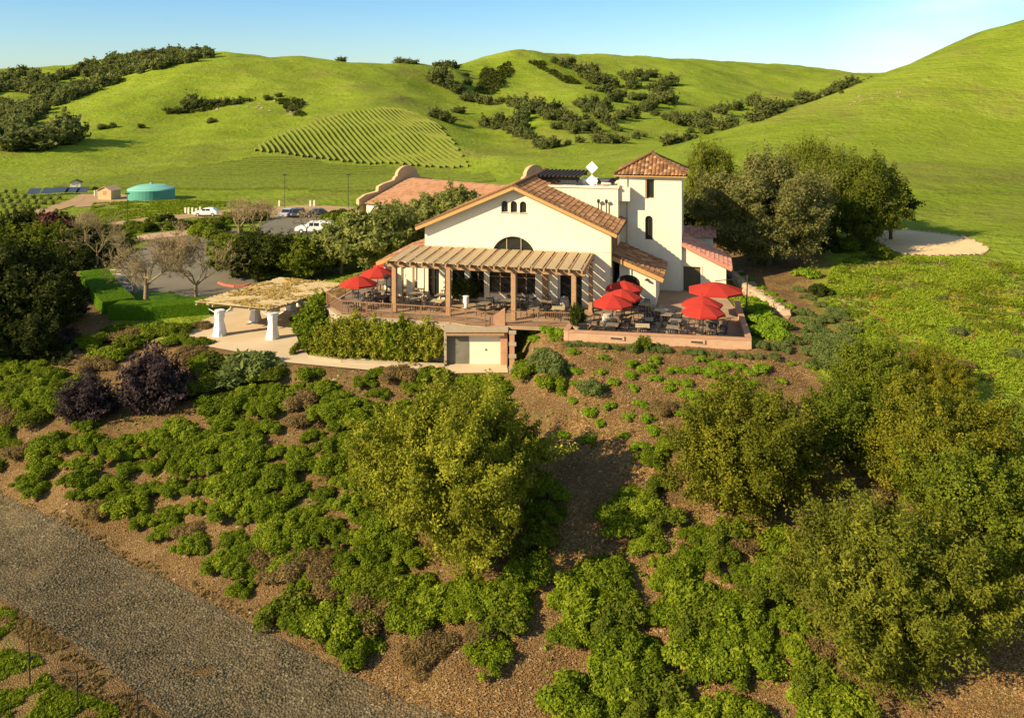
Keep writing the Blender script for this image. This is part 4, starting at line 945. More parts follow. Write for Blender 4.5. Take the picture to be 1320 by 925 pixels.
pw = low_wall('terrace_parapet', [L2W(-1.95, -5.2), L2W(-2.0, -8.35), L2W(9.75, -7.52), L2W(9.3, 2.6)], -.1, .48, .3, 'parapet', .09, 'low pinkish parapet wall around the dining terrace with narrow slots')
for pp in (.25, .69):
    a = Vector(L2W(-2 + 11.75 * pp, -8.35 + .83 * pp - .165)); mb = MB(Matrix.Translation((-pw.location.x, -pw.location.y, .1))); d = Vector((CA, SA))
    mb.bar((a.x, a.y, .22), (a.x + d.x * .75, a.y + d.y * .75, .22), .05, .1); mb.build('slot', 'iron', pw)
    mb = MB(Matrix.Translation((-pw.location.x, -pw.location.y, .1))); mb.bar((a.x - .03, a.y + .02, .25), (a.x + d.x * .9, a.y + d.y * .9 + .02, .25), .05, .26); mb.build('slot_panel', 'parapet', pw)
def railing(pts, z, label, pitch=.13, post=1.6, parent_cat='railing'):
    o = empty('railing', (pts[0][0], pts[0][1], z), 0, label, 'railing'); O = Matrix.Translation((-pts[0][0], -pts[0][1], -z)); top = MB(O); bot = MB(O); bars = MB(O)
    for i in range(len(pts) - 1):
        a = Vector((*pts[i], z)); b = Vector((*pts[i + 1], z)); L = (b - a).length; U = Vector((0, 0, 1))
        top.bar(a + U * 1.0, b + U * 1.0, .06, .06); bot.bar(a + U * .1, b + U * .1, .04, .05)
        n = int(L / pitch)
        for k in range(n): c = a.lerp(b, (k + .5) / n); bars.box(c.x - .012, c.x + .012, c.y - .012, c.y + .012, z + .1, z + 1)
        m = max(1, int(L / post))
        for k in range(m): c = a.lerp(b, k / m); pm = MB(O); pm.box(c.x - .035, c.x + .035, c.y - .035, c.y + .035, z, z + 1.03); pm.build('post', 'rail_paint', o)
    top.build('top_rail', 'rail_paint', o); bot.build('bottom_rail', 'rail_paint', o); bars.build('bars', 'rail_paint', o); return o
def off(p, d=.12): return (p[0], p[1] + d)
back_left = (DL[0][0] + 1.5, DL[0][1] + 7)
railing([back_left, off(DL[0]), off(DL[1])], 0, 'brown bar railing at the left end of the deck beside the red umbrellas')
railing([off(DL[1]), off(DL[2]), off(DL[3])], 0, 'brown bar railing along the deck above the ivy covered wall')
railing([off(p) for p in DL[3:7]], 0, 'curved brown bar railing on the deck above the white garage door')
railing([off(DL[6]), (((735 - U0) / F * 59.6), 59.6)], 0, 'brown bar railing on the deck beside the green planting strip')
mb = MB(); a = Vector((*off(DL[6]), 0)); mb.hexa([a + Vector((-1.1, -.12, 0)), a + Vector((0, -.12, 0)), a + Vector((0, .12, 0)), a + Vector((-1.1, .12, 0))], [a + Vector((-1.1, -.12, .55)), a + Vector((0, -.12, 1.2)), a + Vector((0, .12, 1.2)), a + Vector((-1.1, .12, .55))])
tag(mb.build('stair_wall', 'coping'), 'sloping brown end wall between the two deck railings', 'wall')
# retaining wall under the deck (lower left) and the garage
rwl = [(p[0], p[1] - .15) for p in DL[:4]]
r0 = low_wall('retaining_wall', [(back_left[0], back_left[1] - .1)] + rwl, -2.9, -.02, .3, 'concrete', 0, 'tall plastered retaining wall under the left part of the deck covered in climbers', 'retaining wall')
gx0, gx1, gy = (575 - U0) / F * 60.0, (656 - U0) / F * 59.6, 59.75
G = empty('garage_front', (gx0, gy, -2.7), 0, 'garage front with grey block side and closed cream door beneath the curved railing', 'garage')
X = lambda u, y=59.6: (u - U0) / F * y - gx0
mb = MB(); mb.box(0, X(604), .25, .5, -.2, 2.35); mb.build('block_wall', 'concrete_grey', G)
mb = MB(); mb.box(X(604) + .002, X(645), .28, .42, -.1, 2.05); dr = mb.build('door', 'cream_paint', G)
mb = MB(); mb.box(X(625), X(625) + .1, .23, .28, .95, 1.05); mb.build('handle', 'iron', dr)
mb = MB(); mb.box(X(645) + .002, X(654), .0, .5, -.2, 2.35); mb.build('pier', 'coping', G)
mb = MB(); mb.box(-.12, .06, -.1, .5, -.2, 2.35); mb.build('pier', 'concrete', G)
mb = MB(); mb.box(-.1, X(655), -.25, .9, 2.352, 2.66); mb.build('lintel', 'concrete', G)
mb = MB(); mb.box(.1, X(650), -.27, -.05, 2.12, 2.28); mb.build('awning_beam', 'timber', G)
mb = MB(); mb.box(X(604) + .02, X(645), .1, .27, 2.05, 2.35); mb.build('door_head', 'stucco_tan', G)
# stepped wing wall to the right of the garage going down the slope
sw = empty('stepped_wall', (gx1, 59.2, -2.7), 0, 'stepped brown wing wall beside the cream garage door', 'wall')
for k in range(4):
    mb = MB(); mb.box(.05, .4, -.65 * k - .65, -.65 * k, -.4, 2.5 - .62 * k); mb.build('step', 'coping', sw, bevel=.02)
    mb = MB(); mb.box(-.0, .5, -.65 * k - .68, -.65 * k - .0, 2.502 - .62 * k, 2.58 - .62 * k); mb.build('coping', 'concrete', sw)
# lower kerb wall in front of the climbers
ow = low_wall('planter_kerb', [atz(398, 461, -2.7), atz(440, 467, -2.7), atz(573, 472, -2.7)], -2.75, -2.5, .14, 'concrete', 0, 'low pale kerb wall along the foot of the climbers', 'kerb wall')
# patio
o = drape('patio', PATIO, 0, 'patio', 3, fixed=-2.70)
# ------------------------------------------------------------------ lower pergola with whitewashed columns
ZR = -.32
rc = [Vector((*atz(u, v, ZR), ZR)) for u, v in [(252, 388), (346, 397), (452, 366), (362, 357)]]
LPg = empty('patio_pergola', (rc[0].x, rc[0].y, -2.7), 0, 'flat reed covered pergola on whitewashed flared columns on the lower patio', 'pergola')
I2 = Matrix.Translation((-rc[0].x, -rc[0].y, 2.7))
def bil(a, b): return rc[0].lerp(rc[1], a).lerp(rc[3].lerp(rc[2], a), b)
cols = [atz(283, 432, -2.7), atz(351.5, 436, -2.7), atz(329, 414, -2.7), atz(375, 399, -2.7)]
cols = cols + [(cols[2][0] + (cols[2][0] - cols[0][0]) * 0 + 2.2, cols[2][1] + 5.5)]
rngc = np.random.default_rng(8)
for x, y in cols:
    mb = MB(I2); prof = [(.50, 0), (.47, .25), (.38, .7), (.33, 1.2), (.36, 1.6), (.33, 1.9), (.36, 2.02)]
    n = 14; vs = []; fs = []
    for r_, z in prof:
        for i in range(n):
            t = 2 * math.pi * i / n; rr_ = r_ * (1 + .13 * math.sin(t * 4 + z) + rngc.normal(0, .05)); vs.append((x + rr_ * math.cos(t), y + rr_ * math.sin(t), -2.72 + z))
    for k in range(len(prof) - 1):
        for i in range(n): fs.append((k * n + i, k * n + (i + 1) % n, (k + 1) * n + (i + 1) % n, (k + 1) * n + i))
    fs.append(tuple(range((len(prof) - 1) * n, len(prof) * n))); mb.add(vs, fs)
    c = mb.build('column', 'white_paint', LPg)
    mb = MB(I2)
    for sx in (-1, 1): mb.tube((x + .2 * sx, y, -1.0), (x + .85 * sx, y, -.62), .05, .04, 6)
    mb.build('bracket', 'white_paint', c)
for b in (.12, .5, .88):
    mb = MB(I2); mb.bar(bil(-.0, b) - Vector((0, 0, .42)), bil(1, b) - Vector((0, 0, .42)), .16, .24); mb.build('beam', 'timber_pale', LPg)
for a in (.02, .25, .5, .75, .98):
    mb = MB(I2); mb.bar(bil(a, -.01) - Vector((0, 0, .22)), bil(a, 1.01) - Vector((0, 0, .22)), .12, .16); mb.build('joist', 'timber_pale', LPg)
plain('reed', (.55, .44, .25), (.36, .26, .12), 6, .95, .05)
plain('thatch', (.50, .33, .08), (.38, .25, .06), 3, .95, .05)
sl_ = MB(I2); n = 120
for i in range(n):
    b = (i + .5) / n; e0 = rngc.uniform(-.03, .02); e1 = rngc.uniform(-.02, .03); h = rngc.uniform(0, .05)
    aa = e0
    while aa < 1 + e1:
        a2 = min(1 + e1, aa + rngc.uniform(.2, .6))
        if rngc.uniform() > .07: sl_.bar(bil(aa, b + rngc.normal(0, .002)) + Vector((0, 0, h - .08)), bil(a2, b + rngc.normal(0, .002)) + Vector((0, 0, h - .08)), .085 * rngc.uniform(.7, 1.1), .05)
        aa = a2 + .004
sl_.build('reed_cover', 'reed', LPg)
rg_ = np.random.default_rng(2); k = 3600; aa = rg_.uniform(.0, 1, k); bb = rg_.uniform(0, 1, k); keep = fbm(aa * 5, bb * 7, 3, 4) + .16 * (1 - np.hypot((aa - .45) / .5, (bb - .45) / .45)) > .0
aa = aa[keep]; bb = bb[keep]
Pp = np.array([list(I2 @ (bil(a, b) + Vector((0, 0, .03)))) for a, b in zip(aa, bb)]); d = rg_.normal(0, .18, (len(Pp), 3)); d[:, 2] += 1
o = link('thatch', quads_mesh('thatch', leaf_quads(Pp + rg_.normal(0, .02, Pp.shape), d, .10, rg_, 4, .1), None, [M['thatch']]), LPg)
# ------------------------------------------------------------------ furniture
def make_umbrella(rad, h, label_group, cant=False):
    o = empty('umbrella', (0, 0, 0)); mb = MB(); n = 8
    top = (0, 0, h + .55); rim = [(rad * math.cos(2 * math.pi * i / n + .2), rad * math.sin(2 * math.pi * i / n + .2), h) for i in range(n)]
    mid = [((rad * .5) * math.cos(2 * math.pi * i / n + .2), (rad * .5) * math.sin(2 * math.pi * i / n + .2), h + .33) for i in range(n)]
    vs = [top] + mid + rim + [(x, y, z - .14) for x, y, z in rim]; fs = []
    for i in range(n):
        j = (i + 1) % n; fs += [(0, 1 + i, 1 + j), (1 + i, 1 + n + i, 1 + n + j, 1 + j), (1 + n + i, 1 + 2 * n + i, 1 + 2 * n + j, 1 + n + j)]
    mb.add(vs, fs); c = mb.build('canopy', 'red_fabric', o)
    md = c.modifiers.new('s', 'SOLIDIFY'); md.thickness = .012
    r_ = MB()
    for i in range(n): r_.tube((0, 0, h + .5), (rim[i][0], rim[i][1], h - .02), .012, .012, 4, False)
    r_.build('ribs', 'chair_metal', o)
    if not cant:
        mb = MB(); mb.tube((0, 0, 0), (0, 0, h + .68), .03, .025, 7); mb.build('pole', 'chair_metal', o)
        mb = MB(); mb.lathe([(.28, 0), (.28, .05), (.06, .09), (.05, .3)], 12); mb.build('base', 'chair_metal', o)
    else:
        mx_ = rad * 1.15
        mb = MB(); mb.tube((mx_, .3, 0), (mx_ + .1, .3, h + 1.0), .05, .045, 7); mb.build('mast', 'iron', o)
        mb = MB(); mb.tube((mx_ + .1, .3, h + .8), (0, 0, h + .62), .035, .035, 6); mb.tube((mx_ + .05, .3, h * .6), (mx_ * .55, .15, h + .68), .03, .03, 6); mb.build('arm', 'iron', o)
        mb = MB(); mb.box(mx_ - .45, mx_ + .45, -.15, .75, 0, .1); mb.build('base', 'iron', o)
    return o
UM = make_umbrella(1.4, 2.02, ''); used = False
ul = [(462, 377, 64.2, 'red parasol at the left corner of the deck by the railing'), (487, 364, 67.5, 'red parasol in the middle of the three on the left deck'), (503, 356, 70.5, 'red parasol furthest back on the left deck beside the wing'),
      (790, 392, 58.2, 'red parasol nearest the potted shrub on the dining terrace'), (801.5, 385, 60.0, 'red parasol between its two neighbours in front of the arched porch'), (804.5, 373, 62.6, 'red parasol right in front of the arched porch door'),
      (906.5, 403, 55.9, 'red parasol nearest the parapet at the terrace right side'), (905, 391, 58.0, 'red parasol just behind the front right one')]
for i, (u, v, y, lb) in enumerate(ul):
    x = (u - U0) / F * y; o = UM if i == 0 else copy_tree(UM, rz=.3 * i)
    o.location = (x, y, 0); sc = 1.0 if i != 6 else 1.0; tag(o, lb, 'parasol', 'red parasols on the terraces')
CU = make_umbrella(2.0, 2.2, '', True); y = 61.3; CU.location = ((922 - U0) / F * y, y, 0); CU.scale = (1, 1, 1); tag(CU, 'large red cantilever parasol on a black side mast near the terrace edge', 'parasol')
def make_table(w_=.8, mat='table_top'):
    o = empty('cafe_table', (0, 0, 0)); mb = MB(); mb.box(-w_ / 2, w_ / 2, -w_ / 2, w_ / 2, .71, .75); mb.build('tabletop', mat, o, bevel=.01)
    mb = MB(); mb.tube((0, 0, .04), (0, 0, .71), .04, .04, 7); mb.build('pedestal', 'chair_metal', o)
    mb = MB(); mb.bar((-.3, 0, .03), (.3, 0, .03), .06, .05); mb.bar((0, -.3, .03), (0, .3, .03), .06, .045); mb.build('foot', 'chair_metal', o); return o
def make_chair():
    o = empty('patio_chair', (0, 0, 0)); mb = MB(); mb.box(-.24, .24, -.24, .22, .43, .47); mb.build('seat', 'chair_metal', o, bevel=.01)
    mb = MB(); 
    for x in (-.2, -.07, .07, .2): mb.bar((x, .23, .47), (x * .95, .31, .86), .05, .02)
    mb.bar((-.23, .31, .86), (.23, .31, .86), .05, .07); mb.build('backrest', 'chair_metal', o)
    for x in (-.22, .22):
        for y_ in (-.21, .2): mb = MB(); mb.bar((x, y_, .44), (x * 1.08, y_ * 1.12, 0), .035, .035); mb.build('leg', 'chair_metal', o)
        mb = MB(); mb.bar((x * 1.15, .26, .66), (x * 1.15, -.2, .64), .045, .025); mb.bar((x * 1.15, -.2, .44), (x * 1.15, -.2, .64), .03, .03); mb.build('armrest', 'chair_metal', o)
    return o
TT = make_table(.85); TS = make_table(.95, 'table_stone'); CH = make_chair(); first = {}
def put(o, loc, rz, label, cat, group):
    if o.name not in first: first[o.name] = list(children(o)); c = o; c.location = loc; c.rotation_euler = (0, 0, rz)
    else: c = copy_tree(o, loc, rz, None, first[o.name])
    return tag(c, label, cat, group)
rt_ = random.Random(3)
terr = [  # p, q, what it is by
    ((-1.0, -6.7), 'the potted shrub', TS), ((.9, -6.9), 'the left parapet slot', TT), ((2.9, -6.7), 'the middle of the front parapet', TS), ((4.9, -6.6), 'the right parapet slot', TT), ((7.3, -6.4), 'the front right parapet corner', TT),
    ((1.0, -5.1), 'the nearest left parasol', TT), ((3.1, -5.0), 'the open gap before the porch', TT), ((5.0, -4.9), 'the front right parasol', TT), ((7.5, -4.6), 'the right side parapet', TT),
    ((3.9, -2.4), 'the stone slab table', TS), ((4.3, -3.4), 'the rear right parasol', TT), ((7.6, -2.6), 'the cantilever mast', TT), ((2.6, -1.0), 'the porch door', TT), ((.2, -3.6), 'the middle left parasol', TT), ((6.2, -1.2), 'the cantilever canopy', TT)]
deckt = [((-3.4, -3.4), 'the right front pergola post', TS), ((-5.2, -3.6), 'the middle right pergola bay', TT), ((-4.6, -1.7), 'the door beneath the pergola', TT), ((-7.6, -2.0), 'the left dark window', TT), ((-9.0, -3.2), 'the potted bush', TT), ((-6.6, -1.2), 'the right dark window', TT),
         ((-12.6, -3.4), 'the second pergola post', TS), ((-14.4, -3.2), 'the left pergola post', TT), ((-12.9, -1.6), 'the white pillars', TT), ((-15.0, -1.4), 'the inner left pillar', TT), ((-17.2, -3.1), 'the black heater', TT), ((-18.6, -4.6), 'the left deck parasol', TT), ((-17.6, -1.4), 'the middle deck parasol', TT), ((-19.2, -1.6), 'the left deck railing', TT), ((-19, 1.2), 'the rear deck parasol', TT)]
for lst, where, gt_, gc in ((terr, 'dining terrace', 'tables on the dining terrace', 'chairs on the dining terrace'), (deckt, 'upper deck', 'tables on the upper deck', 'chairs on the upper deck')):
    for (p, q), by, kind in lst:
        x, y = L2W(p, q); r_ = TH + rt_.uniform(-.12, .12)
        put(kind, (x, y, 0), r_, f"{'pale square' if kind is TS else 'dark square'} cafe table on the {where} by {by}", 'table', gt_)
        for k, side in enumerate(('near', 'right', 'far', 'left')):
            if rt_.random() < .12: continue
            a = r_ + k * math.pi / 2; dd = rt_.uniform(.62, .8); cx_ = x + math.sin(a) * dd; cy2 = y - math.cos(a) * dd
            put(CH, (cx_, cy2, 0), a + math.pi + rt_.uniform(-.25, .25), f"black chair on the {side} side of the table by {by}", 'chair', gc)
# black heater, pots, barrels
x, y = L2W(-17.0, -2.5); o = empty('patio_heater', (x, y, 0), 0, 'tall black patio heater standing between the red parasols on the left deck', 'patio heater')
mb = MB(); mb.lathe([(.25, 0), (.25, .7), (.05, .75), (.04, 2.0)], 12); mb.build('body', 'iron', o); mb = MB(); mb.lathe([(.12, 1.95), (.14, 2.15), (.42, 2.2), (.05, 2.35)], 14); mb.build('hood', 'iron', o)
def potted(px_, py_, label, crown, sc, dz=.55, r_=.3):
    o = empty('potted_plant', (px_, py_, 0), 0, label, 'potted plant'); mb = MB(); mb.lathe([(r_ * .75, 0), (r_, .5), (r_ * 1.08, .55), (r_ * .9, .56)], 12); mb.build('pot', 'concrete', o)
    link('foliage', crown, o, (0, 0, dz + sc[2] * .8)).scale = sc; return o
potted(*L2W(-1.45, -7.2), 'upright leafy shrub in a square pot at the left end of the parapet', CAND[0], (.55, .55, .8))
x, y = atz(598, 392, 0); potted(x, y + .5, 'large dark bush in a pot on the deck between the pergola posts', CAND[1], (1.25, .9, .95), .3, .5)
potted(*L2W(.7, -.3), 'spiky dark plant beside the right corner of the house', CAND[0], (.45, .45, .5), .5, .25)
def barrel(x, y, label):
    o = empty('barrel', (x, y, 0), 0, label, 'barrel'); mb = MB(); mb.lathe([(.26, 0), (.33, .25), (.35, .45), (.33, .66), (.27, .9)], 16); mb.build('staves', 'barrel', o)
    mb = MB()
    for z in (.12, .3, .62, .8): mb.lathe([(.35 - abs(z - .45) * .16, z - .025), (.355 - abs(z - .45) * .16, z + .025)], 16)
    mb.build('hoops', 'iron', o)
barrel(*L2W(-3.4, -.75), 'wine barrel standing against the wall under the pergola')
barrel(*L2W(.3, -4.9), 'pale barrel standing under the left terrace parasols')
x, y = atz(601, 396, 0); o = empty('urn', (x, y - .2, 0), 0, 'cream stone urn on the deck in front of the large potted bush', 'urn'); mb = MB(); mb.lathe([(.2, 0), (.1, .15), (.24, .5), (.2, .8), (.26, .9), (.2, .92)], 14); mb.build('vessel', 'white_paint', o, smooth=True)
# ------------------------------------------------------------------ valley: car parks, tank, sheds, cars
drape('car_park', gpoly([(152, 388), (150, 345), (195, 312), (205, 303), (305, 296), (330, 305), (300, 345), (345, 372), (260, 392), (225, 378), (180, 376)]), .06, 'asphalt', 3)
drape('far_car_park', gpoly([(330, 302), (336, 288), (352, 281), (420, 279), (462, 292), (462, 304), (420, 304), (400, 302)]), .08, 'asphalt', 4)
drape('dirt_verge', gpoly([(143, 284), (190, 279), (270, 272), (330, 268), (400, 264), (470, 268), (470, 276), (350, 280), (330, 284), (250, 281), (180, 287), (145, 292)]), .07, 'dirt', 4)
drape('dirt_yard', gpoly([(88, 262), (105, 250), (135, 250), (230, 256), (232, 259), (150, 262), (100, 268)]), .09, 'dirt', 4)
drape('dirt_track', gpoly([(-30, 292), (0, 282), (60, 268), (90, 258), (104, 251), (112, 253), (100, 264), (70, 273), (20, 286), (-30, 300)]), .12, 'dirt', 3)
drape('brick_path', gpoly([(176, 305), (205, 301), (260, 297), (258, 303), (205, 308), (180, 312)]), .12, 'parapet', 2)
for i in range(6):
    v = 349 + i * 5.2; P_ = gpoly([(142 + i * .5, v), (172, v + .2), (172, v + 1.0), (142 + i * .5, v + .8)])
    drape('parking_line', P_, .1, 'line_paint', 4)
for P_, nm in (([(208, 325), (214, 325), (214, 327), (208, 327)], 'road_arrow'), ([(216, 338), (223, 339), (223, 341), (216, 340)], 'road_arrow')): drape(nm, gpoly(P_), .1, 'line_paint', 4)
def kerb(pts, label):
    W = [gp(u, v) for u, v in pts]; mb = MB(Matrix.Translation((-W[0][0], -W[0][1], -W[0][2])))
    for a, b in zip(W[:-1], W[1:]): mb.bar(Vector(a) + Vector((0, 0, .09)), Vector(b) + Vector((0, 0, .09)), .25, .28)
    tag(mb.build('kerb', 'red_kerb', None, W[0]), label, 'kerb')
kerb([(282, 366), (290, 369), (303, 371), (316, 370), (322, 368)], 'curved red kerb between the trees behind the reed pergola'); kerb([(224, 312), (232, 313), (238, 316)], 'short red kerb at the far end of the near car park')
drape('lawn', gpoly([(150, 388), (172, 378), (215, 378), (245, 384), (262, 392), (262, 402), (240, 405), (150, 408), (145, 398)]), .1, 'leaf_hedge', 2)
# hedge: clipped box following two lines
def hedge(pts, wd, h, label):
    W = [gp(u, v) for u, v in pts]; O = W[0]; rng = np.random.default_rng(6); core = MB(Matrix.Translation((-O[0], -O[1], -O[2]))); Ps = []; Ns = []
    for a, b in zip(W[:-1], W[1:]):
        a = Vector(a); b = Vector(b); core.bar(a + Vector((0, 0, h / 2 - .1)), b + Vector((0, 0, h / 2 - .1)), wd - .1, h - .15); L = (b - a).length; d = (b - a).normalized(); n = Vector((-d.y, d.x, 0)); k = int(L * 5000)
        t = rng.uniform(-.2, L + .2, k); s = rng.uniform(-1, 1, k); z = rng.uniform(0, 1, k); face = rng.integers(0, 4, k)
        for i in range(k):
            if face[i] < 2: p = a + d * t[i] + n * s[i] * wd / 2 + Vector((0, 0, h)); nn = (0, 0, 1)
            else: sg = 1 if face[i] == 2 else -1; p = a + d * t[i] + n * sg * wd / 2 + Vector((0, 0, z[i] * h)); nn = n * sg
            Ps.append(p - Vector(O)); Ns.append(Vector(nn))
    o = empty('hedge', O, 0, label, 'hedge'); core.build('stems', 'leaf_hedge', o)
    link('foliage', quads_mesh('foliage', leaf_quads(np.array(Ps) + rng.normal(0, .02, (len(Ps), 3)), np.array(Ns), .05, rng, 1.5, .2), rng.uniform(0, 1, len(Ps)), [M['leaf_hedge']]), o)
hedge([(121, 362), (136, 385), (152, 402)], 2.6, 1.1, 'clipped bright green hedge running back along the left side of the lawn')
hedge([(150, 408), (200, 408), (268, 402)], 2.2, 1.1, 'clipped bright green hedge along the front of the lawn')
# water tank
x, y, z = gp(195, 256); o = empty('water_tank', (x, y, z), 0, 'round green water tank with a pale shallow cone roof in the valley', 'water tank'); r_ = 5.15
mb = MB(); mb.lathe([(r_, -1), (r_, 2.2)], 40); mb.build('wall', 'tank_paint', o, smooth=False)
mb = MB(); mb.lathe([(r_ + .06, 2.2), (r_ * .96, 2.45), (r_ * .6, 3.1), (r_ * .2, 3.35), (.3, 3.4), (.3, 3.7), (.05, 3.75)], 40); mb.build('roof', 'tank_roof', o)
def shed(u, v, w_, d_, h, rot, roofm, wallm, label, wins=True):
    x, y, z = gp(u, v); o = empty('shed', (x, y, z), rot, label, 'shed'); mb = MB(); mb.prism([(-w_ / 2, -d_ / 2), (w_ / 2, -d_ / 2), (w_ / 2, d_ / 2), (-w_ / 2, d_ / 2)], -.3, h)
    mb.add([(-w_ / 2, -d_ / 2, h), (w_ / 2, -d_ / 2, h), (0, -d_ / 2, h + w_ * .22), (-w_ / 2, d_ / 2, h), (w_ / 2, d_ / 2, h), (0, d_ / 2, h + w_ * .22)], [(0, 1, 2), (5, 4, 3), (0, 3, 4, 1)]); mb.build('wall', wallm, o)
    mb = MB()
    for s_ in (-1, 1):
        a, b, c_, e_2 = (s_ * (w_ / 2 + .3), -d_ / 2 - .3, h - .1), (s_ * (w_ / 2 + .3), d_ / 2 + .3, h - .1), (0, d_ / 2 + .3, h + w_ * .22 + .04), (0, -d_ / 2 - .3, h + w_ * .22 + .04); slab(mb, *(Vector(t) + Vector((0, 0, .12)) for t in (a, b, c_, e_2)), .1)
    mb.build('roof', roofm, o)
    if wins: mb = MB(); mb.box(-.5, .5, -d_ / 2 - .04, -d_ / 2 + .02, 1.2, 2.1); mb.build('window', 'timber', o)
    else: mb = MB(); mb.box(-.45, .35, -d_ / 2 - .04, -d_ / 2 + .02, 0, 1.7); mb.build('door', 'white_paint', o)
shed(141, 257, 3.5, 3.2, 2.2, R(-14), 'parapet', 'stucco_tan', 'tan block shed with small window beside the green water tank')
shed(98, 245, 2.4, 2.4, 2.0, R(18), 'clay_tile', 'stucco', 'small cream shed with red roof behind the solar panels', False)
for i, (u, v) in enumerate([(44, 251), (62, 250), (78, 249), (92, 249), (106, 249)]):
    x, y, z = gp(u, v + 1); o = empty('solar_panel', (x, y, z), R(4), f"dark blue tilted solar panel in the row left of the tank, {ordinal(i + 1)} from the left", 'solar panel', 'solar panels in a row')
    mb = MB(); mb.hexa([(-1.35, -.9, .45), (1.35, -.9, .45), (1.35, .9, 1.5), (-1.35, .9, 1.5)], [(-1.35, -.92, .5), (1.35, -.92, .5), (1.35, .88, 1.55), (-1.35, .88, 1.55)]); mb.build('panel', 'solar', o)
    mb = MB(); mb.tube((-1, .5, 0), (-1, .5, 1.2), .05); mb.tube((1, .5, 0), (1, .5, 1.2), .05); mb.build('legs', 'pale_metal', o)
for u, v, h, lb in [(367, 274, 7.5, 'thin dark lamp post beside the parked cars'), (449, 270, 7.0, 'thin dark lamp post behind the shrubs left of the rear building'), (164, 292, 5.5, 'thin dark post on the dirt verge in front of the tank')]:
    x, y, z = gp(u, v); o = empty('lamp_post', (x, y, z), 0, lb, 'lamp post'); mb = MB(); mb.tube((0, 0, -.3), (0, 0, h), .06, .05, 6); mb.build('pole', 'iron', o); mb = MB(); mb.box(-.3, .35, -.2, .2, h, h + .22); mb.build('lamp_head', 'iron', o)
for i, u in enumerate((122, 125, 128, 131)):
    x, y, z = gp(u, 253); mb = MB(); mb.box(-.12, .12, -.12, .12, -.2, 1.3); mb.box(-.15, .15, -.15, .15, 1.3, 1.36); tag(mb.build('bollard', 'cream_paint', None, (x, y, z)), f"pale post in the short row left of the tan shed, {ordinal(i + 1)} from the left", 'post', 'pale posts by the shed')
for i, (u, v) in enumerate([(239, 276), (243, 276), (248, 276), (253, 277), (258, 275), (360, 266), (400, 266), (405, 266), (467, 288), (476, 290), (484, 291), (490, 292)]):
    x, y, z = gp(u, v); mb = MB(); mb.box(-.15, .15, -.15, .15, -.2, 1.2); mb.box(-.18, .18, -.18, .18, 1.2, 1.28); tag(mb.build('gate_post', 'cream_paint', None, (x, y, z)), f"pale square post along the far car park edge, {ordinal(i + 1)} from the left", 'post', 'pale posts along the car park')
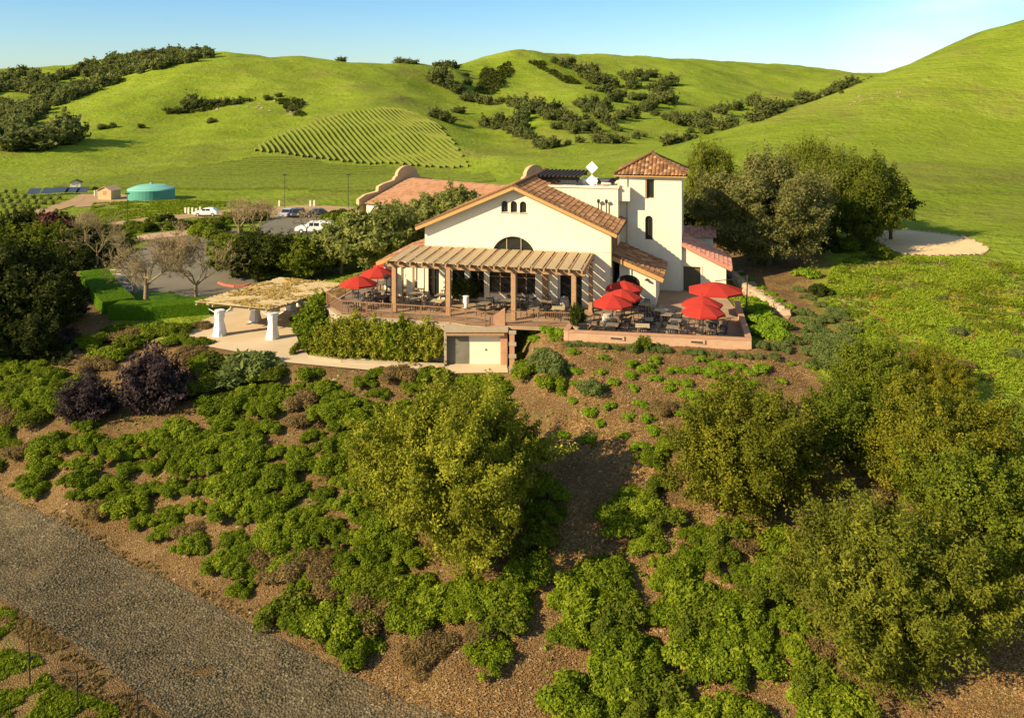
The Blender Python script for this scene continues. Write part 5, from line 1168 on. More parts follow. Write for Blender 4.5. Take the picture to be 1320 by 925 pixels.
def car(u, v, rot, kind, paint, label, cat):
    x, y, z = gp(u, v); o = empty('parked_' + ('pickup' if kind == 'pickup' else 'car'), (x, y, z + .08), rot, label, cat); L = 5.4 if kind == 'pickup' else 4.5; w_ = 1.9
    def ext(prof, w2, mat, nm, par, taper=0):
        n = len(prof); m_ = MB(); m_.add([(a, -w2 / 2 + taper * (b > 1.2), b) for a, b in prof] + [(a, w2 / 2 - taper * (b > 1.2), b) for a, b in prof], [tuple(range(n))[::-1], tuple(range(n, 2 * n))] + [(i, (i + 1) % n, n + (i + 1) % n, n + i) for i in range(n)]); return m_.build(nm, mat, par, bevel=.04)
    if kind == 'pickup': body = [(-2.7, .4), (2.7, .4), (2.72, .8), (2.5, 1.02), (1.4, 1.1), (-2.7, 1.12)]; cab = [(1.25, 1.08), (.75, 1.72), (-.9, 1.78), (-1.0, 1.72), (-2.6, 1.7), (-2.68, 1.1)]; wx = (-1.75, 1.75)
    else: body = [(-2.2, .35), (2.2, .35), (2.25, .75), (2.0, .95), (1.1, 1.02), (-2.15, 1.05)]; cab = [(1.05, 1.0), (.4, 1.55), (-1.3, 1.6), (-2.05, 1.05)]; wx = (-1.4, 1.4)
    ext(body, w_, paint, 'body', o); ext(cab, w_ - .12, paint, 'cabin', o, .12)
    m_ = MB(); zt_ = 1.6 if kind == 'pickup' else 1.48
    for s_ in (-1, 1):
        for a, b in ((.65, .0), (-.1, -.85)): m_.hexa([(a, s_ * (w_ / 2 - .05), 1.14), (b, s_ * (w_ / 2 - .05), 1.14), (b, s_ * (w_ / 2 - .09), 1.14), (a, s_ * (w_ / 2 - .09), 1.14)], [(a * .85, s_ * (w_ / 2 - .15), zt_), (b, s_ * (w_ / 2 - .15), zt_), (b, s_ * (w_ / 2 - .2), zt_), (a * .85, s_ * (w_ / 2 - .2), zt_)])
    if kind == 'pickup': m_.box(-2.4, -1.1, -w_ / 2 + .0, -w_ / 2 + .06, 1.2, 1.55)
    m_.build('windows', 'glass', o)
    m_ = MB(); m_.hexa([(1.28 if kind == 'pickup' else 1.08, -.75, 1.1), (1.28 if kind == 'pickup' else 1.08, .75, 1.1), (1.2, .75, 1.1), (1.2, -.75, 1.1)], [(.84 if kind == 'pickup' else .48, -.68, 1.62 if kind == 'pickup' else 1.5), (.84 if kind == 'pickup' else .48, .68, 1.62 if kind == 'pickup' else 1.5), (.7 if kind == 'pickup' else .4, .68, 1.6 if kind == 'pickup' else 1.48), (.7 if kind == 'pickup' else .4, -.68, 1.6 if kind == 'pickup' else 1.48)]); m_.build('windscreen', 'glass', o)
    for a in wx:
        for s_ in (-1, 1): m_ = MB(); m_.tube((a, s_ * (w_ / 2 - .2), .35), (a, s_ * (w_ / 2 + .01), .35), .36, .36, 14); wl = m_.build('wheel', 'tyre', o); m_ = MB(); m_.tube((a, s_ * (w_ / 2), .35), (a, s_ * (w_ / 2 + .03), .35), .19, .19, 10); m_.build('rim', 'pale_metal', wl)
    for s_ in (-.65, .65): m_ = MB(); m_.box(L / 2 - .06, L / 2 + .05, s_ - .15, s_ + .15, .7, .85); m_.build('headlight', 'pale_metal', o)
car(406, 301, R(176), 'pickup', 'car_white', 'white pickup truck with canopy parked behind the olive trees', 'pickup truck')
car(370, 280, R(262), 'suv', 'car_silver', 'pale silver car at the left of the distant parked cars', 'car')
car(384, 280, R(268), 'suv', 'car_dark', 'dark car in the middle of the distant parked cars', 'car')
car(407, 280, R(200), 'suv', 'car_dark', 'dark car at the right of the distant parked cars', 'car')
car(266, 279, R(185), 'suv', 'car_white', 'white car on the dirt verge to the right of the tank', 'car')
# sand circle with stone border
x0, y0_, z0_ = gp(1206, 314); ring = []
SC = gpoly([(1130, 305), (1136, 298), (1170, 297), (1205, 301), (1240, 306), (1262, 314), (1272, 322), (1266, 328), (1240, 329), (1200, 330), (1165, 328), (1140, 322), (1128, 314)])
drape('sand_circle', SC, .07, 'sand', 2)
rr = random.Random(9); rocks = []
def rock_mesh(seed):
    bm = bmesh.new(); bmesh.ops.create_icosphere(bm, subdivisions=1, radius=1); r_ = random.Random(seed)
    for v in bm.verts: v.co *= r_.uniform(.75, 1.2); v.co.z *= .65
    m_ = bpy.data.meshes.new('rock'); bm.to_mesh(m_); bm.free(); m_.materials.append(M['rock']); return m_
RK = [rock_mesh(i) for i in range(4)]; n_r = 0
for i in range(2, 12):
    a = SC[i]; b = SC[(i + 1) % len(SC)]; L = math.hypot(b[0] - a[0], b[1] - a[1]); k = max(1, int(L / .62))
    for j in range(k):
        t = j / k; x = a[0] + (b[0] - a[0]) * t + rr.uniform(-.12, .12); y = a[1] + (b[1] - a[1]) * t + rr.uniform(-.12, .12); z = float(ht(x, y)); n_r += 1
        o = link('border_rock', RK[n_r % 4], None, (x, y, z + .08), rr.uniform(0, 6)); s_ = rr.uniform(.16, .3); o.scale = (s_, s_, s_); tag(o, f"brown stone in the ring around the sand circle, {ordinal(n_r)} from the tree side", 'stone', 'stones round the sand circle')
# stone edging beside the terrace
for P_, lb in (([(943, 358), (962, 376), (985, 392), (1003, 404), (1018, 410)], 'rough stone retaining wall stepping down the bank right of the terrace'),):
    W = [gp(u, v) for u, v in P_]; o = empty('stone_wall', W[0], 0, lb, 'stone wall'); rr = random.Random(2); k = 0
    big = []
    for a, b in zip(W[:-1], W[1:]):
        a = Vector(a); b = Vector(b); n = int((b - a).length / .5)
        for i in range(n):
            for row in range(3):
                c = a.lerp(b, (i + .5 * (row % 2)) / n); m_ = MB(); m_.M = Matrix.Translation(c - Vector(W[0]) + Vector((rr.uniform(-.08, .08), .22 * row + rr.uniform(-.06, .06), .05 + .22 * row))) @ Matrix.Rotation(rr.uniform(-.3, .3) - .6, 4, 'Z')
                s1, s2, s3 = rr.uniform(.24, .36), rr.uniform(.16, .24), rr.uniform(.12, .18); m_.hexa([(-s1, -s2, -s3), (s1, -s2 * .9, -s3), (s1 * .9, s2, -s3), (-s1 * .9, s2, -s3)], [(-s1 * .85, -s2 * .8, s3), (s1 * .8, -s2 * .8, s3 * .9), (s1 * .8, s2 * .8, s3), (-s1 * .8, s2 * .8, s3 * 1.1)]); big.append(m_)
    al = MB()
    for m_ in big: al.add(m_.v, m_.f)
    al.build('stones', 'rock', o)
drape('stone_path', gpoly([(946, 352), (956, 348), (985, 376), (1022, 404), (1016, 413), (985, 398), (960, 382), (944, 364)]), .05, 'dirt', 1)
# ------------------------------------------------------------------ gravel road
ROADP = [(-560, 560), (-200, 598), (0, 637), (60, 664), (130, 700), (215, 748), (300, 792), (380, 832), (450, 868), (530, 905), (600, 925), (760, 1050), (740, 1400), (400, 1400), (320, 1050), (225, 930), (160, 880), (100, 832), (50, 800), (0, 772), (-200, 700), (-560, 640)]
RW = gpoly(ROADP)
def gravel_mat():
    m, t, b = nodes_of('gravel', .95, .1); pos = N(t, 'ShaderNodeNewGeometry').outputs['Position']
    vo = N(t, 'ShaderNodeTexVoronoi', {'Vector': pos, 'Scale': 9.0}); s = N(t, 'ShaderNodeSeparateColor', {0: vo.outputs['Color']})
    c = ramp(t, s.outputs[0], [(0, (.038, .03, .016)), (.4, (.08, .066, .035)), (.75, (.135, .112, .06)), (.96, (.23, .19, .105))])
    c2 = mix(t, ramp(t, noise_(t, pos, .5, 6, .65), [(.42, (.15, .15, .15)), (.66, (.85, .85, .85))]), c, (.13, .09, .045))
    t.links.new(c2, b.inputs['Base Color']); bump(t, b, mth(t, 'ADD', vo.outputs['Distance'], mth(t, 'MULTIPLY', noise_(t, pos, 3, 5, .7), .6)), 1, .07)
gravel_mat()
drape('gravel_road', RW, .03, 'gravel', 1.2)
def stones(name, W, n, s0, s1, mat, label, seed, mask=None, kind='stuff', sq=.7):
    rng = np.random.default_rng(seed); xs = [p[0] for p in W]; ys = [p[1] for p in W]; X = rng.uniform(min(xs), max(xs), n * 4); Y = rng.uniform(min(ys), max(ys), n * 4)
    ok = poly_sd(X, Y, W) + fbm(X / 1.2, Y / 1.2, 3, 2) * 1.4 < 0
    if mask is not None: ok &= mask(X, Y)
    X = X[ok][:n]; Y = Y[ok][:n]; k = len(X); Z = ht(X, Y) + .04; s = s0 + (s1 - s0) * rng.uniform(0, 1, k) ** 2.5
    base_ = np.array([[1, 0, 0], [0, 1, 0], [-1, 0, 0], [0, -1, 0], [0, 0, 1]], float)
    V = base_[None] * (1 + rng.normal(0, .25, (k, 5, 1))); V[:, :, 2] *= sq; a = rng.uniform(0, 6.28, k); c_, s_ = np.cos(a)[:, None], np.sin(a)[:, None]
    Vx = V[..., 0] * c_ - V[..., 1] * s_; Vy = V[..., 0] * s_ + V[..., 1] * c_
    P = np.stack([Vx * s[:, None] + X[:, None], Vy * s[:, None] + Y[:, None], V[..., 2] * s[:, None] + Z[:, None]], -1).reshape(-1, 3)
    tri = np.array([[0, 1, 4], [1, 2, 4], [2, 3, 4], [3, 0, 4]]); Ti = (tri[None] + 5 * np.arange(k)[:, None, None]).reshape(-1)
    m_ = bpy.data.meshes.new(name); m_.vertices.add(len(P)); m_.vertices.foreach_set('co', P.astype(np.float32).ravel()); m_.loops.add(len(Ti)); m_.loops.foreach_set('vertex_index', Ti.astype(np.int32))
    nt_ = len(Ti) // 3; m_.polygons.add(nt_); m_.polygons.foreach_set('loop_start', np.arange(0, nt_ * 3, 3, dtype=np.int32)); m_.polygons.foreach_set('loop_total', np.full(nt_, 3, dtype=np.int32))
    at_ = m_.attributes.new('tint', 'FLOAT', 'FACE'); at_.data.foreach_set('value', np.repeat(rng.uniform(0, 1, k), 4).astype(np.float32)); m_.update(calc_edges=True); m_.materials.append(M[mat])
    o = link(name, m_); tag(o, label, 'stones', None, kind); return o
tile_mat('gravel_stone', [(0, (.042, .033, .018)), (.45, (.09, .074, .038)), (.8, (.155, .128, .07)), (1, (.28, .23, .135))])
tile_mat('chip', [(0, (.12, .06, .022)), (.45, (.25, .135, .05)), (.8, (.36, .205, .08)), (1, (.60, .44, .26))])
stones('gravel', RW, 52000, .028, .07, 'gravel_stone', 'coarse grey gravel covering the track', 3)
LIT = gpoly([(440, 860), (560, 790), (640, 770), (720, 650), (700, 440), (980, 450), (1060, 500), (1060, 560), (900, 640), (1320, 700), (1500, 1000), (560, 1000)])
stones('leaf_litter', LIT, 60000, .022, .065, 'chip', 'orange brown wood chips and leaf litter on the slope', 5, None, 'stuff', .25)
LIT2 = gpoly([(0, 640), (0, 480), (200, 440), (640, 482), (690, 430), (560, 800), (440, 870), (300, 795)])
stones('slope_pebbles', LIT2, 9000, .03, .08, 'chip', 'small chips and pebbles scattered on the left slope soil', 6, None, 'stuff', .4)
stones('hill_rocks', gpoly([(250, 128), (300, 126), (400, 132), (385, 148), (300, 140), (250, 146)]), 70, .4, 1.3, 'rock', 'pale rock outcrops on the bare hill', 31)
stones('hill_rocks', gpoly([(1085, 128), (1160, 118), (1165, 126), (1095, 136)]), 25, .3, .6, 'rock', 'pale rocks and bare soil on the upper right hill', 32)
drape('valley_track', gpoly([(200, 228), (300, 228), (420, 232), (500, 235), (500, 236), (420, 233.3), (300, 229), (200, 229)]), .25, 'vine_row', 6)
# vineyard posts at the bottom left
for i, (u, v0, v1) in enumerate([(39, 826, 882), (101, 865, 915), (179, 890, 945)]):
    x, y, z = gp(u, v1); h = (v1 - v0) * y / F; o = empty('trellis_post', (x, y, z), 0, ['leftmost', 'middle', 'rightmost'][i] + ' thin rusty trellis post in the grass below the gravel track', 'post', 'rusty trellis posts')
    mb = MB(); mb.tube((0, 0, -.3), (-.06, 0, h), .035, .03, 5); mb.build('stake', 'iron', o)
    mb = MB(); mb.bar((-.02, -.05, h * .6), (.1, .05, h * .62), .05, .1); mb.build('clip', 'iron', o)
# ------------------------------------------------------------------ big trees
def at(u, v): return gp(u, v)
def bigcrown(nm, mat, rad, ncl, nl, leaf, seed, **k): return crown_mesh(nm, mat, rad, ncl, nl, leaf, seed, **k)
x, y, z = at(588, 712)
c1 = bigcrown('crown', 'leaf_oak_gold', (4.25, 3.9, 4.3), 430, 430, .082, 101, clump=.155, hollow=.25, rough=.27, ratio=2.0)
tree((x, y, z), 'broad gold green live oak in the middle foreground slope, crown reaching the ground', [(c1, (.1, 0, 4.0), 0, 1)], 3.0, .3, seed=4)
x, y, z = at(965, 640)
c2 = bigcrown('crown', 'leaf_rust', (4.2, 3.4, 2.7), 300, 380, .08, 102, clump=.185, hollow=.35, rough=.22)
tree((x, y, z), 'dense olive and rust tinted shrubby oak below the dining terrace', [(c2, (0, 0, 2.4), 0, 1)], 1.8, .22, seed=5)
x, y, z = at(1150, 850)
c3 = bigcrown('crown', 'leaf_oak_olive', (5.0, 3.8, 3.4), 400, 420, .07, 103, clump=.18, hollow=.3, ratio=2.6, rough=.22)
tree((x, y, z), 'large feathery olive coloured oak filling the bottom right of the slope', [(c3, (0, 0, 3.0), 0, (.92, .92, .88))], 2.4, .26, seed=6)
x, y, z = at(1215, 640)
c4 = bigcrown('crown', 'leaf_rust', (4.3, 3.4, 2.9), 300, 380, .08, 104, clump=.185, hollow=.35, rough=.22)
tree((x, y, z), 'rust tinted round oak on the right slope under the wild meadow', [(c4, (0, 0, 2.4), 0, (.92, .9, .88))], 2.0, .22, seed=7)
x, y, z = at(1270, 760)
c5 = bigcrown('crown', 'leaf_mid', (3.2, 3.0, 3.0), 170, 380, .085, 105, clump=.22, hollow=.4)
tree((x, y, z), 'leafy mid green tree at the right edge between the rust and olive oaks', [(c5, (0, 0, 2.9), 0, 1)], 2.2, .2, seed=8)
x, y, z = at(1088, 585)
c6 = bigcrown('crown', 'leaf_mid', (2.2, 2.0, 1.9), 110, 340, .08, 106, clump=.25, hollow=.4)
tree((x, y, z), 'bright green bushy tree between the two rust tinted oaks', [(c6, (0, 0, 1.6), 0, 1)], 1.2, .15, seed=9)
x, y, z = at(1125, 515); tree((x, y, z), 'olive green thicket above the bright bushy tree at the meadow edge', [(c6, (0, 0, 1.3), 2, .95)], 1.0, .14, seed=10)
x, y, z = at(1205, 510); tree((x, y, z), 'dry olive thicket at the top of the right slope below the meadow', [(c2, (0, 0, 1.1), 2, (.55, .5, .5))], 1.0, .14, seed=10)
# trees right of the house
c7 = bigcrown('crown', 'leaf_grey', (6.1, 4.6, 4.9), 440, 280, .12, 107, clump=.16, hollow=.45, ratio=1.9, rough=.12, tuft=.15)
x, y, z = at(990, 343); tree((x, y, z), 'broad grey green tree with dark trunk right of the tower', [(c7, (-.1, 0, 5.3), 0, (1.05, 1, 1.02))], 3.6, .28, seed=11)
c8 = bigcrown('crown', 'leaf_yellow_oak', (4.8, 4.2, 4.0), 280, 260, .13, 108, clump=.19, hollow=.4, rough=.15, tuft=.14)
x, y, z = at(1105, 318); tree((x, y, z), 'yellow green oak behind the grey green tree, beside the sand circle', [(c8, (.3, 0, 4.6), 0, 1.0)], 2.6, .25, seed=12)
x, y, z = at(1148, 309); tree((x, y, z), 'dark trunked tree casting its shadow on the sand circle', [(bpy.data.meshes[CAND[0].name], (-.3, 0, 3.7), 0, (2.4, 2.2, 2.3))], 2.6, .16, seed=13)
x, y, z = at(1060, 300); tree((x, y + 3, z), 'tall yellow green oak at the back of the group right of the tower', [(c8, (0, 0, 5.6), 2, (.95, .9, .95))], 3.2, .25, seed=14)
x, y, z = at(925, 305); tree((x, y + 4, z), 'golden green oak showing just right of the tower roof', [(c8, (0, 0, 5.6), 4, (.72, .7, 1.0))], 3.2, .22, seed=15)
x, y, z = at(1045, 318); tree((x, y + 1, z), 'dark green tree filling the gap right of the grey green one', [(c8, (0, 0, 3.6), 1, (.95, .8, .95))], 2.2, .2, seed=17)
x, y, z = at(1085, 310); tree((x, y + 2, z), 'rounded yellow green tree top at the middle of the group', [(c8, (0, 0, 5.2), 3, (.9, .9, .9))], 2.8, .2, seed=18)
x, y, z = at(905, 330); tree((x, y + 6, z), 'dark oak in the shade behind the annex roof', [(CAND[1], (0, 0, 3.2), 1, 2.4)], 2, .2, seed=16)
# shadow pocket shrubs on that bank
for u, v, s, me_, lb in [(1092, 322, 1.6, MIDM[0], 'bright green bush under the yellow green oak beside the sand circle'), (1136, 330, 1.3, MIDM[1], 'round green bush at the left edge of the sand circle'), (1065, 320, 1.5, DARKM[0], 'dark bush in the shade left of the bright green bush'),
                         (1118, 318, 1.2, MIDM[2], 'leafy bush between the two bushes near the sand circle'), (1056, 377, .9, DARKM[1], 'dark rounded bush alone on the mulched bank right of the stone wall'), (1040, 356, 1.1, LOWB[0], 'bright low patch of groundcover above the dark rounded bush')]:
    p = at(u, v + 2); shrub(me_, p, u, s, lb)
# trees between car park and pergola: dark row
row = [(300, 358, 2.6), (332, 362, 2.9), (362, 362, 2.7), (392, 362, 2.5), (318, 345, 2.4), (415, 352, 2.3)]
nms = ['first dark tree from the left', 'second dark tree from the left', 'third dark tree from the left', 'fourth dark tree from the left', 'shorter dark tree tucked behind the first two', 'dark tree at the right end, beside the olives']
for i, (u, v, s) in enumerate(row):
    x, y, z = at(u, v); tree((x, y, z), nms[i] + ' in the row behind the reed pergola', [([CAND, CANG][i % 3 == 0][i % 2], (0, 0, s * .85), i, (s, s, s * .8))], s * .5, .13, group='dark trees behind the reed pergola', seed=20 + i)
ol = [(440, 352, 3.0, 'pale olive tree nearest the reed pergola'), (478, 352, 3.6, 'broad olive tree left of the wing roof'), (512, 340, 3.4, 'olive tree touching the left end of the house'), (463, 335, 2.4, 'olive tree behind the broad olive, below the rear building'), (540, 318, 3.0, 'olive tree behind the left corner of the gable'), (505, 318, 2.8, 'olive tree against the cellar wall')]
for i, (u, v, s, lb) in enumerate(ol):
    x, y, z = at(u, v); tree((x, y, z), lb, [(CANO[i % 2], (0, 0, s * .95), i * 2, (s, s, s * .82))], s * .6, .16, 'pale_bark', group='olive trees left of the house', seed=30 + i)
for i, (u, y, s, lb) in enumerate([(562, 97, 2.4, 'green tree rising above the left slope of the gable roof'), (592, 96, 2.6, 'green tree topping the middle of the gable roof slope'), (545, 99, 2.2, 'green tree lowest behind the gable roof slope')]):
    x = (u - U0) / F * y; z = float(ht(x, y)); top = ZC - ((250, 242, 262)[i] - YH) * y / F; tree((x, y, z), lb, [(CANO[i % 2], (0, 0, top - z - s * .8), i, (s * 1.2, s, s * .9))], max(1, top - z - s * 1.5), .18, group='trees behind the gable roof', seed=50 + i)
# left dark mass
lt = [(20, 440, 4.2, 0), (60, 432, 3.3, 0), (-20, 400, 4.6, 0), (36, 392, 3.8, 0), (80, 388, 2.0, 1), (5, 350, 3.8, 2), (55, 345, 4.2, 2), (92, 348, 2.6, 1), (25, 320, 3.8, 1), (70, 318, 3.6, 1), (-10, 470, 2.8, 0), (106, 322, 2.4, 1), (45, 460, 2.4, 0), (-40, 350, 4.5, 0)]
lm = [(20, 440, 'the left edge of the purple shrubs'), (50, 350, 'the maroon bush'), (95, 330, 'the bare trees'), (-10, 380, 'the left frame edge')]
items = []
for i, (u, v, s, k) in enumerate(lt):
    x, y, z = at(u, v); s *= (y / 75) ** .6 * (.82 if v > 380 else .62)
    o = tree((x, y, z), None, [([CANX, CAND, CANG][k][i % 2], (0, 0, s * .8), i * 1.3, (s, s * .9, s * .88))], s * .5, .2, seed=60 + i); items.append((o, u, v))
auto_labels(items, 'dark evergreen tree in the shaded grove', lm, 'dark trees massed on the left')
mar = mound_mesh('shrub', 'leaf_maroon', 1, 1, 1.1, 2500, .12, 77, .3, 22)
x, y, z = at(68, 335); shrub(mar, (x, y, z + 3), 0, (2.4, 2.2, 2.6), 'maroon leaved bush among the dark green trees on the left')
# bare trees
def bare(u, v, h, label, seed, spread=.6, mat='twig', tw=True, tr=.2, dep=5):
    x, y, z = at(u, v); o = empty('bare_tree', (x, y, z), 0, label, 'tree', 'bare winter trees by the car park'); rng = np.random.default_rng(seed); tk = MB(); br = MB()
    tk.tube((0, 0, -.3), (.05, 0, h * .28), tr * 1.2, tr * .85, 9, False); tk.build('trunk', 'pale_bark', o, smooth=True)
    for i in range(4): a = i * 1.57 + rng.uniform(-.4, .4); branch_rec(br, rng, (.05, 0, h * .26), Vector((math.cos(a) * .75, math.sin(a) * .75, .9)), h * .33, tr * .55, dep, spread * .8, .12, 3, (2, 4))
    br.build('branches', mat, o)
bare(188, 393, 6.8, 'bare spreading tree with forked pale trunk on the lawn', 1, tr=.22, dep=6)
bare(252, 392, 6.4, 'bare tree with upright forks at the right end of the lawn', 2, tr=.16, dep=6)
bare(171, 385, 4.0, 'thin leaning bare tree just left of the forked one', 3, tr=.12, dep=4)
bare(125, 345, 6.0, 'tall grey bare tree behind the hedge corner', 4, tr=.13)
bare(308, 310, 6.0, 'brown twiggy bare tree by the far car park', 5, tr=.2); bare(330, 312, 6.0, 'bare twiggy tree right of the brown one by the far car park', 6, tr=.18)
bare(395, 306, 4.5, 'small bare tree beside the white pickup', 7, tr=.1, dep=4); bare(105, 318, 5.0, 'bare tree in front of the shaded grove', 8, tr=.12)
bare(462, 330, 3.5, 'small pale bare shrub tree left of the olives', 9, tr=.1, dep=4)
# mid ground shrub beds
mid = [(178, 300, 1.6), (192, 298, 1.6), (205, 297, 1.5), (220, 296, 1.6), (235, 295, 1.6), (250, 293, 1.6), (263, 292, 1.8), (275, 300, 2.0), (285, 293, 2.2), (300, 288, 2.4), (318, 285, 2.2), (333, 283, 2.0), (200, 286, 1.4), (215, 285, 1.5), (262, 305, 2.2), (276, 312, 2.2), (150, 300, 1.4), (162, 305, 1.4),
       (428, 290, 2.6), (442, 288, 2.8), (456, 292, 2.6), (447, 303, 1.6), (130, 330, 2.0), (140, 318, 1.8), (115, 300, 1.8), (135, 300, 1.6), (98, 300, 1.8), (292, 318, 1.9), (302, 330, 2.0), (170, 292, 1.4), (435, 308, 1.3), (345, 322, 1.8), (365, 326, 1.8), (390, 330, 1.6), (410, 334, 1.6), (350, 335, 2.2), (380, 338, 2.0)]
items = []
for i, (u, v, s) in enumerate(mid):
    p = at(u, v); o = shrub([MIDM, DARKM, LOWG][i % 3][i % 3], p, i, (s, s, s * .95), None, name='bush'); items.append((o, u, v))
auto_labels(items, 'green bush in the car park planting', [(165, 300, 'the post before the tank'), (215, 290, 'the brick path'), (270, 300, 'the near car park far corner'), (320, 284, 'the brown bare tree'), (442, 290, 'the pickup truck'), (120, 310, 'the shaded grove'), (370, 330, 'the dark tree row')], 'bushes around the car parks')
# purple shrubs
for u, v, s, lb in [(200, 532, (3.6, 2.7, 3.5), 'broad purple leaved shrub above the left slope'), (112, 548, (2.6, 2.2, 2.5), 'purple black shrub joined to the left of the broad purple one'), (82, 425, (2.4, 1.9, 1.7), 'dark purple shrub beside the shaded grove'), (72, 455, (1.8, 1.6, 1.3), 'smaller dark purple shrub just below the upper one')]:
    p = at(u, v - 12); s = (s[0] * .92, s[1] * .95, s[2] * .85); shrub(PURPM[0 if u > 100 else 1], p, u, s, lb, sink=-s[2] * .38)
p = at(318, 487); shrub(mound_mesh('shrub', 'leaf_sage', 1, 1, 1, 5000, .13, 88, .28, 30, 3.5), p, 0, (2.3, 1.7, 1.7), 'tall grey green spiky shrub in front of the lower pergola')
p = at(283, 478); shrub(DARKM[2], p, 0, (1.5, 1.2, 1.1), 'dark green shrub at the front left corner of the patio')
# climbers on the retaining wall: individual plants spaced along it
cl = crown_mesh('climber', 'leaf_ivy', (1.45, .5, 1.55), 80, 190, .09, 201, clump=.42, hollow=.1, ratio=2.0)
cl2 = crown_mesh('climber', 'leaf_low_green', (1.3, .45, 1.4), 100, 190, .09, 202, clump=.42, hollow=.1, ratio=2.0)
for i, (u, v, s) in enumerate([(424, 440, 1.05), (445, 437, 1.1), (468, 438, 1.1), (490, 440, 1.1), (514, 441, 1.15), (536, 443, 1.15), (556, 444, .95), (500, 455, .7), (456, 452, .75)]):
    yy = 60.9 + (560 - u) / 140 * 2.0 - .55; x, y, z = pxy(u, v, yy); o = link('climber', cl if i != 4 else cl2, None, (x, y, z), .12 * (i % 3)); o.scale = (s * (.82 + .1 * (i % 3)), s, s * (.8 + .16 * ((i * 2) % 3))); tag(o, f"yellow green climbing plant on the retaining wall, {ordinal(i + 1)} from the left" if i < 7 else ['low trailing climber in front of the others, right of the two', 'low trailing climber in front of the others, left of the two'][i - 7], 'climber', 'climbers on the retaining wall')
x, y, z = pxy(404, 418, 64.6); o = link('climber', cl2, None, (x, y, z), 1.2); o.scale = (1.0, 1.6, 1.25); tag(o, 'long hanging climber over the left corner of the retaining wall', 'climber')
x, y, z = pxy(412, 398, 69); o = link('climber', cl2, None, (x, y, z), 1.2); o.scale = (1.0, 1.6, .9); tag(o, 'leafy climber below the deck railing beside the reed pergola roof', 'climber')
p = at(392, 455); shrub(MIDM[0], p, 0, (.8, .8, 1.2), 'upright green bush at the left foot of the retaining wall')
# ------------------------------------------------------------------ small mounds below the dining terrace
small = [(717,435,.5),(738,452,.55),(777,460,.5),(815,468,.6),(845,462,.6),(812,482,.6),(846,487,.6),(870,476,.65),(835,474,.75),(789,491,.6),(816,498,.5),(869,493,.6),(885,492,.6),(864,499,.5),(868,462,.0),(895,476,.65),(917,478,.65),(905,462,.6),(925,469,.6),(916,481,.6),(934,487,.65),(921,497,.55),(937,501,.55),(955,472,.55),(965,479,.6),(956,500,.5),(968,493,.65),(952,485,.55),(981,474,.8),(1008,490,.5),(1020,467,.35),(892,508,.8),(898,520,.6),(881,532,.6),(916,509,.6),(825,520,.6),(787,523,.6),(811,536,.5),(834,537,.6),(742,478,.6),(723,492,.45),(726,505,.4),(737,515,.5),(773,543,.5),(757,505,.4),(761,530,.7),(742,491,.4),(776,478,.5),(700,452,.6),(712,468,.5),(980,512,.7),(962,515,.6),(1047,470,.5),(841,553,.6),(805,560,.5),(826,575,.7),(760,565,.6),(725,560,.6),(905,540,.5),(940,470,.7)]
items = []
for i, (u, v, s) in enumerate(small):
    if s == 0: continue
    p = at(u, v + 3); o = shrub(LOWB[i % 3], p, i * 1.7, (s * .8, s * .75, s * .7), None, name='groundcover_mound'); items.append((o, u, v))
auto_labels(items, 'small bright green mound on mulch', [(745, 460, 'the left end of the parapet'), (765, 505, 'the blue green bush'), (830, 475, 'the left parapet slot'), (900, 480, 'the right parapet slot'), (970, 490, 'the front right parapet corner'), (820, 530, 'the left edge of the rust oak'), (900, 515, 'the top of the rust oak'), (740, 560, 'the shadow of the gold green oak')], 'small bright mounds below the dining terrace')
sage = [(733,444,.35),(746,443,.4),(760,444,.3),(768,444,.3),(780,447,.45),(795,448,.4),(816,450,.55),(844,450,.55),(857,451,.5),(888,454,.4),(902,456,.5),(922,457,.35),(944,458,.4),(963,459,.35),(978,459,.35),(997,460,.45),(985,447,.6),(1005,446,.6),(1020,440,.6),(1013,451,.4)]
items = []
for i, (u, v, s) in enumerate(sage): p = at(u, v + 2); items.append((shrub(SAGE[i % 3], p, i, s, None, name='sage_tuft'), u, v))
items.sort(key=lambda t: t[1])
for i, (o, u, v) in enumerate(items): o['label'] = f"grey green tuft in the line along the parapet foot, {ordinal(i + 1)} from the left"; o['group'] = 'grey green tufts along the parapet'
p = at(829, 452); shrub(MIDM[0], p, 0, (.6, .55, 1.05), 'taller olive green bush among the tufts at the middle of the parapet')
p = at(763, 508); shrub(SAGE[0], p, 0, (.85, .85, 1.0), 'round blue green bush standing among the small mounds')
p = at(855, 530); shrub(DRYM[0], p, 0, (.9, .8, .7), 'dry brown bush among the small mounds above the rust oak')
